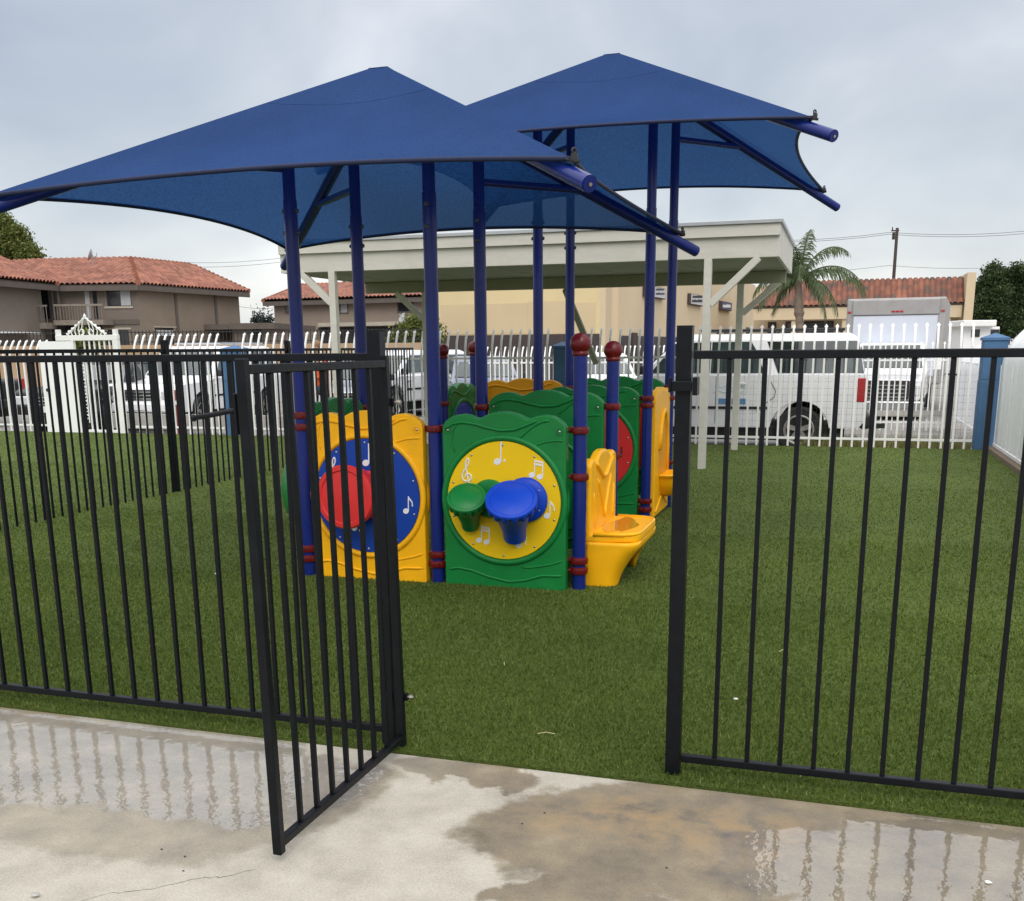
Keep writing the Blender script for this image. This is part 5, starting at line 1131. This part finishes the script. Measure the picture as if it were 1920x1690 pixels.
vehicle('parked_van', 'white van just beyond the dense black fence bars left of the pergola leg', 'van', at_ground(742, 26.0), rad(-100), 'car_white', L=5.2, W=2.0, wr=.38, belt=1.10, hood=1.05, roof=1.72, gh=((-2.5, -2.4), (.55, 1.35)), group=PARK)
vehicle('parked_car', 'tall white car with a roof rack, nose towards the gate lever', 'car', at_ground(375, 22.0), rad(-88), 'car_white', L=4.9, W=1.95, wr=.38, belt=1.15, hood=1.08, roof=1.86, gh=((-2.4, -2.2), (.35, 1.0)), group=PARK, rack=2, glass='car_glass_pale')
vehicle('parked_car', 'black car behind the scrollwork gate', 'car', at_ground(205, 20.8), rad(-84), 'car_black', L=4.7, W=1.85, wr=.36, belt=1.05, hood=1.0, roof=1.58, gh=((-2.0, -1.7), (.1, .8)), group=PARK, glass='car_glass_pale')
vehicle('parked_car', 'white compact car between the black car and the tall racked car', 'car', at_ground(292, 23.0), rad(-100), 'car_white', L=4.3, W=1.75, wr=.33, belt=1.0, hood=.95, roof=1.5, gh=((-1.9, -1.7), (.1, .8)), group=PARK, zr=.3)
vehicle('pickup_truck', 'black pickup tail cut by the left edge behind the white fence', 'pickup', at_ground(-190, 20.0), rad(188), 'car_black', L=5.4, W=2.0, wr=.42, belt=1.15, hood=1.12, roof=1.8, gh=((-.9, -.75), (.5, 1.1)), group=PARK, bed=True)
vehicle('parked_car', 'silver car behind the orange-shirted person and the pergola leg', 'car', at_ground(660, 23.5), rad(-70), 'car_silver', L=4.6, W=1.8, wr=.34, belt=1.0, hood=.95, roof=1.52, gh=((-2.0, -1.7), (.1, .85)), group=PARK, zr=.32)
# bollards and low wall in the lot
def bollard(x, lab, Y=18.3, h=.98):
    p = Vector(at_ground(x, Y)); t = thing('bollard', lab, 'bollard', p, 0, 'dark red bollards in the car park')
    q = MB(); q.lathe([(.065, 0), (.065, h-.06), (.05, h-.015), (1e-5, h)], 20, p); q.build('post', 'bollard', t, smooth=40)
    q = MB(); q.lathe([(.067, h-.30), (.067, h-.22)], 20, p); q.build('band', 'white_mark', t)
bollard(327, 'dark red bollard seen between the fence bars left of the black fence post'); bollard(381, 'dark red bollard at the tip of the gate lever'); bollard(508, 'dark red bollard seen through the upper bars of the open gate'); bollard(667, 'dark red bollard with a pale band beside the pergola\'s front left leg', 18.0)
pa, pb_ = Vector(at_ground(120, 19.2)), Vector(at_ground(800, 18.9))
q = MB(); wall(q, pa, pb_, -.1, .22, .18); tag(q.build('low_wall', 'pale_concrete'), 'low pale concrete wall running in front of the parked cars at the left', 'wall')
q = MB(); q.tube([(-6.45, WY+.6, .0), (-6.45, WY+.6, .62)], .19, 20); tag(q.build('standpipe', 'pale_concrete', smooth=40), 'stubby pale concrete drum just behind the white fence, next to a ball post', 'drum')

# ---------------------------------------------------------------- person
def skin(name, m, verts, edges, radii, parent, lvl=2):
    me = bpy.data.meshes.new(name); me.from_pydata(verts, edges, []); o = bpy.data.objects.new(name, me); COL.objects.link(o); me.materials.append(MT[m])
    md = o.modifiers.new('skin', 'SKIN'); md.use_smooth_shade = True
    for i, r in enumerate(radii): sv = me.skin_vertices[0].data[i]; rr = r if isinstance(r, tuple) else (r, r); sv.radius = rr; sv.use_root = (i == 0)
    s = o.modifiers.new('sub', 'SUBSURF'); s.levels = lvl; s.render_levels = lvl; o.parent = parent; return o
pp = PZ(597, 700, 19.2, -.1)
t = thing('person', 'person in an orange shirt and dark jeans behind the white fence, one arm raised', 'person', pp, rad(8))
B = dict(pel=(0, 0, .98), wai=(0, .01, 1.12), che=(0, .02, 1.34), nek=(0, .0, 1.52), nk2=(.0, -.02, 1.60), hd=(0, -.03, 1.69), top=(0, -.02, 1.76), hL=(-.10, 0, .93), kL=(-.115, -.03, .50), aL=(-.12, .02, .09), tL=(-.13, -.15, .03), hR=(.10, 0, .93), kR=(.115, -.02, .50), aR=(.12, .02, .09), tR=(.13, -.15, .03),
         sL=(-.18, .01, 1.44), eL=(-.245, -.06, 1.58), wL=(-.30, -.12, 1.78), pL=(-.315, -.135, 1.845), sR=(.18, .01, 1.44), eR=(.235, .01, 1.16), wR=(.225, -.08, .93), pR=(.225, -.10, .865))
nm = list(B); V = [B[k] for k in nm]; ix = {k: i for i, k in enumerate(nm)}
Ed = [('pel', 'wai'), ('wai', 'che'), ('che', 'nek'), ('nek', 'nk2'), ('nk2', 'hd'), ('hd', 'top'), ('pel', 'hL'), ('hL', 'kL'), ('kL', 'aL'), ('aL', 'tL'), ('pel', 'hR'), ('hR', 'kR'), ('kR', 'aR'), ('aR', 'tR'), ('che', 'sL'), ('sL', 'eL'), ('eL', 'wL'), ('wL', 'pL'), ('che', 'sR'), ('sR', 'eR'), ('eR', 'wR'), ('wR', 'pR')]
Ra = dict(pel=(.155, .11), wai=(.14, .10), che=(.165, .115), nek=.065, nk2=.058, hd=(.085, .105), top=(.062, .075), hL=.09, kL=.058, aL=.042, tL=.04, hR=.09, kR=.058, aR=.042, tR=.04, sL=.062, eL=.044, wL=.030, pL=(.042, .020), sR=.062, eR=.044, wR=.030, pR=(.042, .020))
R_ = [Ra[k] for k in nm]; E2 = [(ix[a_], ix[b_]) for a_, b_ in Ed]
for hand, base, dirv in (('pL', Vector(B['pL']), Vector((-.08, -.05, 1)).normalized()), ('pR', Vector(B['pR']), Vector((0, -.15, -1)).normalized())):
    sdv = dirv.cross(Vector((0, 1, 0))).normalized()
    for k, (off, ln2) in enumerate(((-.030, .065), (-.010, .078), (.010, .080), (.030, .070))):
        p1 = base+sdv*off+dirv*.03; i0 = len(V); V += [tuple(p1), tuple(p1+dirv*ln2*.6+Vector((0, -.006, 0))), tuple(p1+dirv*ln2+Vector((0, -.022, 0)))]; R_ += [.0095, .009, .008]; E2 += [(ix[hand], i0), (i0, i0+1), (i0+1, i0+2)]
    i0 = len(V); s_ = 1 if hand == 'pL' else -1; V += [tuple(base-dirv*.02+sdv*.045*s_), tuple(base+dirv*.03+sdv*.07*s_)]; R_ += [.011, .009]; E2 += [(ix[hand], i0), (i0, i0+1)]
skin('body', 'skin', V, E2, R_, t)
skin('shirt', 'orange_cloth', [B['pel'], B['wai'], B['che'], (0, .01, 1.48), B['sL'], B['eL'], tuple(Vector(B['eL']).lerp(Vector(B['wL']), .45)), B['sR'], tuple(Vector(B['sR']).lerp(Vector(B['eR']), .75)), (0, 0, .90)], [(9, 0), (0, 1), (1, 2), (2, 3), (2, 4), (4, 5), (5, 6), (2, 7), (7, 8)], [(.175, .13), (.165, .125), (.18, .13), .085, .078, .06, .055, .078, .065, (.18, .135)], t)
skin('jeans', 'denim', [B['pel'], B['hL'], B['kL'], B['aL'], B['hR'], B['kR'], B['aR']], [(0, 1), (1, 2), (2, 3), (0, 4), (4, 5), (5, 6)], [(.165, .12), .105, .075, .062, .105, .075, .062], t)
q = MB(); q.sphere((0, -.005, 1.73), .105, 16, (.92, 1.05, .95)); hr = q.build('hair', 'hair', t, world=False, smooth=True)
for s in (-1, 1):
    q = MB(); q.box2((s*.125-.05, -.24, 0), (s*.125+.05, .07, .10)); q.build('shoe', 'trim', t, world=False, bevel=.03, seg=3)

# ---------------------------------------------------------------- trees and plants
def leaves(name, m, lumps, n, size, parent, seed, shell=.55, droop=0):
    g = np.random.default_rng(seed); Vs = []; tot = sum(l[3]*l[4]*l[5] for l in lumps)
    for (cx, cy, cz, rx, ry, rz_) in lumps:
        k = max(20, int(n*rx*ry*rz_/tot)); nc = max(6, k//28)
        d = g.normal(size=(nc, 3)); d /= np.linalg.norm(d, axis=1)[:, None]; rr = g.uniform(shell, 1.0, nc)**.7
        c = d*rr[:, None]*np.array([rx, ry, rz_])+np.array([cx, cy, cz])
        idx = g.integers(0, nc, k); p = c[idx]+g.normal(size=(k, 3))*size*1.5
        a = g.normal(size=(k, 3)); a /= np.linalg.norm(a, axis=1)[:, None]; b = np.cross(a, g.normal(size=(k, 3))); b /= np.linalg.norm(b, axis=1)[:, None]
        s = size*g.uniform(.55, 1.25, k)[:, None]
        if droop: a = a*.5; a[:, 2] -= .8
        Vs.append(np.stack([p-a*s, p+b*s*.45, p+a*s, p-b*s*.45], 1).reshape(-1, 3))
    Vv = np.concatenate(Vs)-np.array(rootloc(parent)); o = quick(name, m, Vv, np.arange(len(Vv)).reshape(-1, 4)); o.parent = parent; return o
def trunk(parent, base, h, r, lumps, m='bark'):
    q = MB(); base = Vector(base); fork = base+Vector((r*.6, 0, h)); q.tube([base, base+Vector((r*.3, r*.2, h*.5)), fork], [r*1.25, r, r*.8], 10)
    for (cx, cy, cz, *_r) in lumps:
        c = Vector((cx, cy, cz)); mid = fork.lerp(c, .5)+Vector((0, 0, .25)); q.tube([fork-Vector((0, 0, r)), mid, c], [r*.55, r*.35, r*.14], 7)
    q.build('trunk', m, parent, smooth=True)
def tree(name, lab, x, D, lumps_px, m, n, size, seed, tr=.28, grp=None):
    b0 = PZ(x, 640, D, -.1); t = thing(name, lab, 'tree', b0, 0, grp); k = D/FPX; L = []
    for (px, py, rx, ry) in lumps_px:
        c = P(px, py, D+random.uniform(-1, 1)); L.append((c.x, c.y, c.z, rx*k, (rx+ry)/2*k*1.1, ry*k))
    leaves('crown', m, L, n, size, t, seed); trunk(t, b0, min(l[2] for l in L)*.75, tr, L); return t
tree('leafy_tree', 'bushy olive-green tree rising behind the left apartment wing', 8, 72, [(5, 440, 30, 36), (32, 462, 28, 34), (-20, 430, 30, 35), (52, 486, 26, 24), (14, 488, 40, 26), (-8, 490, 30, 30)], 'leaf_olive', 26000, .125, 11)
tree('leafy_tree', 'big dark green tree beyond the tiled shop row at the right edge', 1880, 82, [(1862, 520, 17, 22), (1846, 548, 18, 20), (1868, 553, 22, 22), (1890, 530, 20, 18), (1908, 512, 16, 14), (1925, 526, 22, 20), (1900, 558, 22, 20), (1930, 560, 26, 24), (1842, 580, 20, 20), (1866, 588, 24, 20), (1892, 590, 22, 22), (1920, 596, 28, 22), (1855, 612, 26, 16), (1890, 616, 28, 14), (1946, 520, 22, 24)], 'leaf_dark', 60000, .14, 12, .4)
for i, (x, h) in enumerate(((487, 579), (496, 576), (508, 582), (480, 583))):
    b0 = PZ(x, 640, 130, -.1); tp = P(x, h, 130); t = thing('conifer', 'distant dark conifer in the gap between the apartment houses', 'tree', b0, 0, 'distant conifers'); H_ = tp.z
    leaves('crown', 'leaf_conifer', [(b0.x, b0.y, H_*(.55+.12*k), .75-.2*k, .75-.2*k, .8) for k in range(4)], 900, .22, t, 30+i, .2); q = MB(); q.tube([b0, (b0.x, b0.y, H_*.9)], [.2, .05], 6); q.build('trunk', 'bark', t)
b0 = PZ(768, 640, 52, -.1); t = thing('bush', 'rounded green bush seen under the pergola in front of the brown house', 'bush', b0)
k = 52/FPX; L = [(*(P(x, y, 52)), rx*k, rx*k, ry*k) for x, y, rx, ry in ((765, 628, 22, 16), (785, 618, 24, 20), (805, 625, 22, 20), (748, 638, 16, 10))]
leaves('foliage', 'leaf_olive', L, 4200, .13, t, 44, .4); q = MB(); q.tube([b0, b0+Vector((0, 0, 1.4))], [.12, .05], 6); q.build('stem', 'bark', t)
b0 = PZ(160, 640, 44.0, -.1); t = thing('bush', 'low green shrub behind the scrollwork gate', 'bush', b0)
L = [(*(P(x, y, 44.0)), .5, .4, .45) for x, y in ((148, 644), (162, 641), (176, 644))]; leaves('foliage', 'leaf_olive', L, 1500, .09, t, 45, .4); q = MB(); q.tube([b0, b0+Vector((0, 0, .9))], [.06, .03], 6); q.build('stem', 'bark', t)
# palm
D = 50; b0 = PZ(1497, 640, D, -.1); top = P(1502, 522, D)
t = thing('palm_tree', 'palm tree with drooping feathery fronds beside the shop row', 'tree', b0)
q = MB(); N = 26; pts = []; rs = []
for i in range(N+1):
    u = i/N; p = b0.lerp(top, u)+Vector((.10*math.sin(u*5), 0, 0)); pts.append(p); rs.append((.20-.04*u)*(1+.16*(i % 2))*(1.25 if .62 < u < .80 else 1)*(1 if u < .85 else .85))
q.tube(pts, rs, 12); q.build('trunk', 'palm_bark', t, smooth=False)
g = np.random.default_rng(5); Vs = []; Fs = []; stems = MB()
FRN = [(-160, 62, 2.3), (-120, 75, 2.2), (175, 30, 2.4), (140, 45, 2.6), (70, 84, 2.2), (100, 70, 2.0), (20, 66, 2.6), (150, 66, 2.2), (20, 35, 3.4), (-8, 28, 3.3), (-30, 0, 2.6), (-60, 15, 2.4), (-150, 10, 2.4), (160, -15, 2.0), (120, 20, 2.4), (-90, 40, 2.5), (185, 55, 2.2), (-15, -25, 2.2), (200, 10, 2.4)]
for (az, el, L_) in FRN:
    L_ *= 1.16
    az, el = rad(az), rad(el); d = Vector((math.cos(az)*math.cos(el), math.sin(az)*math.cos(el)*.9, math.sin(el))); pts = []; p = top.copy(); v = d.copy(); st_ = L_/16
    for i in range(17):
        pts.append(p.copy()); p = p+v*st_; v = (v+Vector((0, 0, -.085-.07*i/16*2))).normalized()
    stems.tube(pts, [.03*(1-.85*i/16)+.004 for i in range(17)], 5)
    for i in range(2, 17):
        for rep in range(4):
            f = i-1+rep/4; a0 = int(min(f, 15)); q0 = pts[a0].lerp(pts[a0+1], f-a0); tan = (pts[a0+1]-pts[a0]).normalized(); sd_ = tan.cross(Vector((0, 0, 1))); sd_ = sd_.normalized() if sd_.length > .05 else Vector((1, 0, 0))
            for s in (-1, 1):
                ll = (.60*math.sin(PI*(.12+.8*i/17))+.12)*g.uniform(.75, 1.15); dv = (sd_*s*.55+tan*.5+Vector((0, 0, -.55))+Vector(g.normal(size=3))*.12).normalized()
                m_ = q0+dv*ll*.5; e = q0+dv*ll*.8+Vector((0, 0, -.28*ll)); wv2 = tan*.022; o0 = len(Vs); Vs += [q0-wv2, q0+wv2, m_+wv2, m_-wv2, e+wv2*.3, e-wv2*.3]; Fs += [(o0, o0+1, o0+2, o0+3), (o0+3, o0+2, o0+4, o0+5)]
o = quick('crown', 'leaf_palm', np.array([tuple(v-b0) for v in Vs]), np.array(Fs)); o.parent = t
stems.build('frond_stems', 'leaf_palm', t)
# utility pole, wires
p0 = PZ(1667, 640, 105, -.1); p1 = P(1667, 433, 105); t = thing('utility_pole', 'dark wooden utility pole behind the tiled shop row', 'pole', p0)
MB().tube([p0, (p0.x, p0.y, p1.z)], [.2, .15], 10).build('post', 'wood_pole', t, smooth=True)
q = MB(); q.bar(Vector((p0.x-.55, p0.y, p1.z-.25)), Vector((p0.x+.2, p0.y, p1.z-.25)), .12, .12); q.tube([(p0.x-.45, p0.y, p1.z-.2), (p0.x-.45, p0.y, p1.z+.1)], .06, 6); q.tube([(p0.x-.3, p0.y-.1, p1.z-1.1), (p0.x-.3, p0.y-.1, p1.z-.4)], .14, 8); q.build('crossarm', 'wood_pole', t)
def wire(lab, pts, r=.022):
    out_ = []
    for i in range(len(pts)-1):
        for k in range(8):
            u = k/8; p = pts[i].lerp(pts[i+1], u); p.z -= .5*4*u*(1-u); out_.append(p)
    out_.append(pts[-1]); tag(MB().tube(out_, r, 5).build('overhead_wire', 'wire'), lab, 'wire', 'overhead wires')
wire('upper overhead wire running past the top of the utility pole', [P(1340, 446, 112), P(1667, 436, 105), P(2000, 424, 110)])
wire('second overhead wire just below the upper one at the utility pole', [P(1340, 449, 112), P(1667, 439.5, 105), P(2000, 429, 110)])
wire('lower overhead wire crossing the sky above the shop row', [P(1340, 507, 112), P(1667, 498, 107), P(2000, 490, 110)], .018)
wire('overhead wire crossing the sky between the left apartments and the canopy', [P(260, 487, 110), P(560, 480, 108)], .018)
wire('lower overhead wire left of the canopy, under another wire', [P(260, 496, 110), P(560, 487, 108)], .018)
wire('overhead wire low in the gap between the apartment houses', [P(440, 573, 110), P(560, 566, 108)], .018)
MTP = P(645, 520, 120); q = MB(); q.tube([(MTP.x, MTP.y, 0), (MTP.x, MTP.y, MTP.z+.4)], .16, 8); tag(q.build('utility_pole', 'wood_pole'), 'thin distant pole poking above the brown house roof', 'pole')
# weeds beyond the fence
g = np.random.default_rng(9); n = 5200; x = g.uniform(-.6, 2.0, n); y = g.uniform(17.2, 18.2, n); k = g.random(n) < (.35+.65*np.abs(np.sin(x*3.1+1)*np.sin(x*7.3))); x, y = x[k], y[k]; n = len(x)
h = g.uniform(.06, .26, n); a = g.uniform(0, 2*PI, n); lx, ly = np.cos(a)*h*.4, np.sin(a)*h*.4; wd = .006
Vw = np.stack([np.stack([x-wd, y, np.full(n, -.1)], 1), np.stack([x+wd, y, np.full(n, -.1)], 1), np.stack([x+lx, y+ly, h-.1], 1)], 1).reshape(-1, 3)
tag(quick('weeds', 'weed', Vw, np.arange(3*n).reshape(-1, 3)), 'strip of dry yellow-green weeds between the two white fences', 'weeds', kind='stuff')
# litter and pebbles
def scrap(name, lab, p, m, r, grp=None):
    q = MB(); q.sphere((0, 0, 0), r, 8, (1, .7, .45)); g = random.Random(hash(p) % 99)
    q.v = [(v[0]*(1+g.uniform(-.3, .3)), v[1]*(1+g.uniform(-.3, .3)), v[2]) for v in q.v]; o = q.build(name, m); o.location = p; tag(o, lab, name.split('_')[-1], grp)
scrap('white_scrap', 'tiny white scrap on the turf behind the right fence bars', (-.36, 4.36, .045), 'litter', .011)
scrap('white_scrap', 'tiny white scrap on the turf behind the left fence', (-4.05, 6.0, .045), 'litter', .014)
scrap('white_scrap', 'white sliver lying in the puddle at the right edge', (.50, 3.04, .004), 'litter', .011)
scrap('grey_pebble', 'pale pebble on the dry concrete at the bottom left corner', (-2.155, 2.165, .008), 'pebble', .013)
for i, (x, y) in enumerate(((-1.98, 2.52), (-1.88, 2.50), (-1.83, 2.42), (-.93, 3.02), (-.42, 2.86), (-.88, 3.12))):
    scrap('grit_speck', 'dark grit speck on the wet concrete', (x, y, .002), 'trim', .004, 'grit specks on the concrete')

for i, (x, y, a, L_) in enumerate(((-1.05, 3.75, .3, .07), (-1.5, 4.6, 1.9, .06), (-.2, 5.2, .9, .07), (-2.9, 4.3, 2.4, .06), (-.05, 3.62, 1.3, .05))):
    q = MB(); q.tube([(-L_/2, 0, 0), (0, .004, .004), (L_/2, 0, -.002)], .0016, 5); o = q.build('dry_straw', 'straw'); o.location = (x, y, .036); o.rotation_euler = (0, 0, a); tag(o, 'short dry straw lying on the turf near the gateway', 'straw', 'dry straws on the turf')
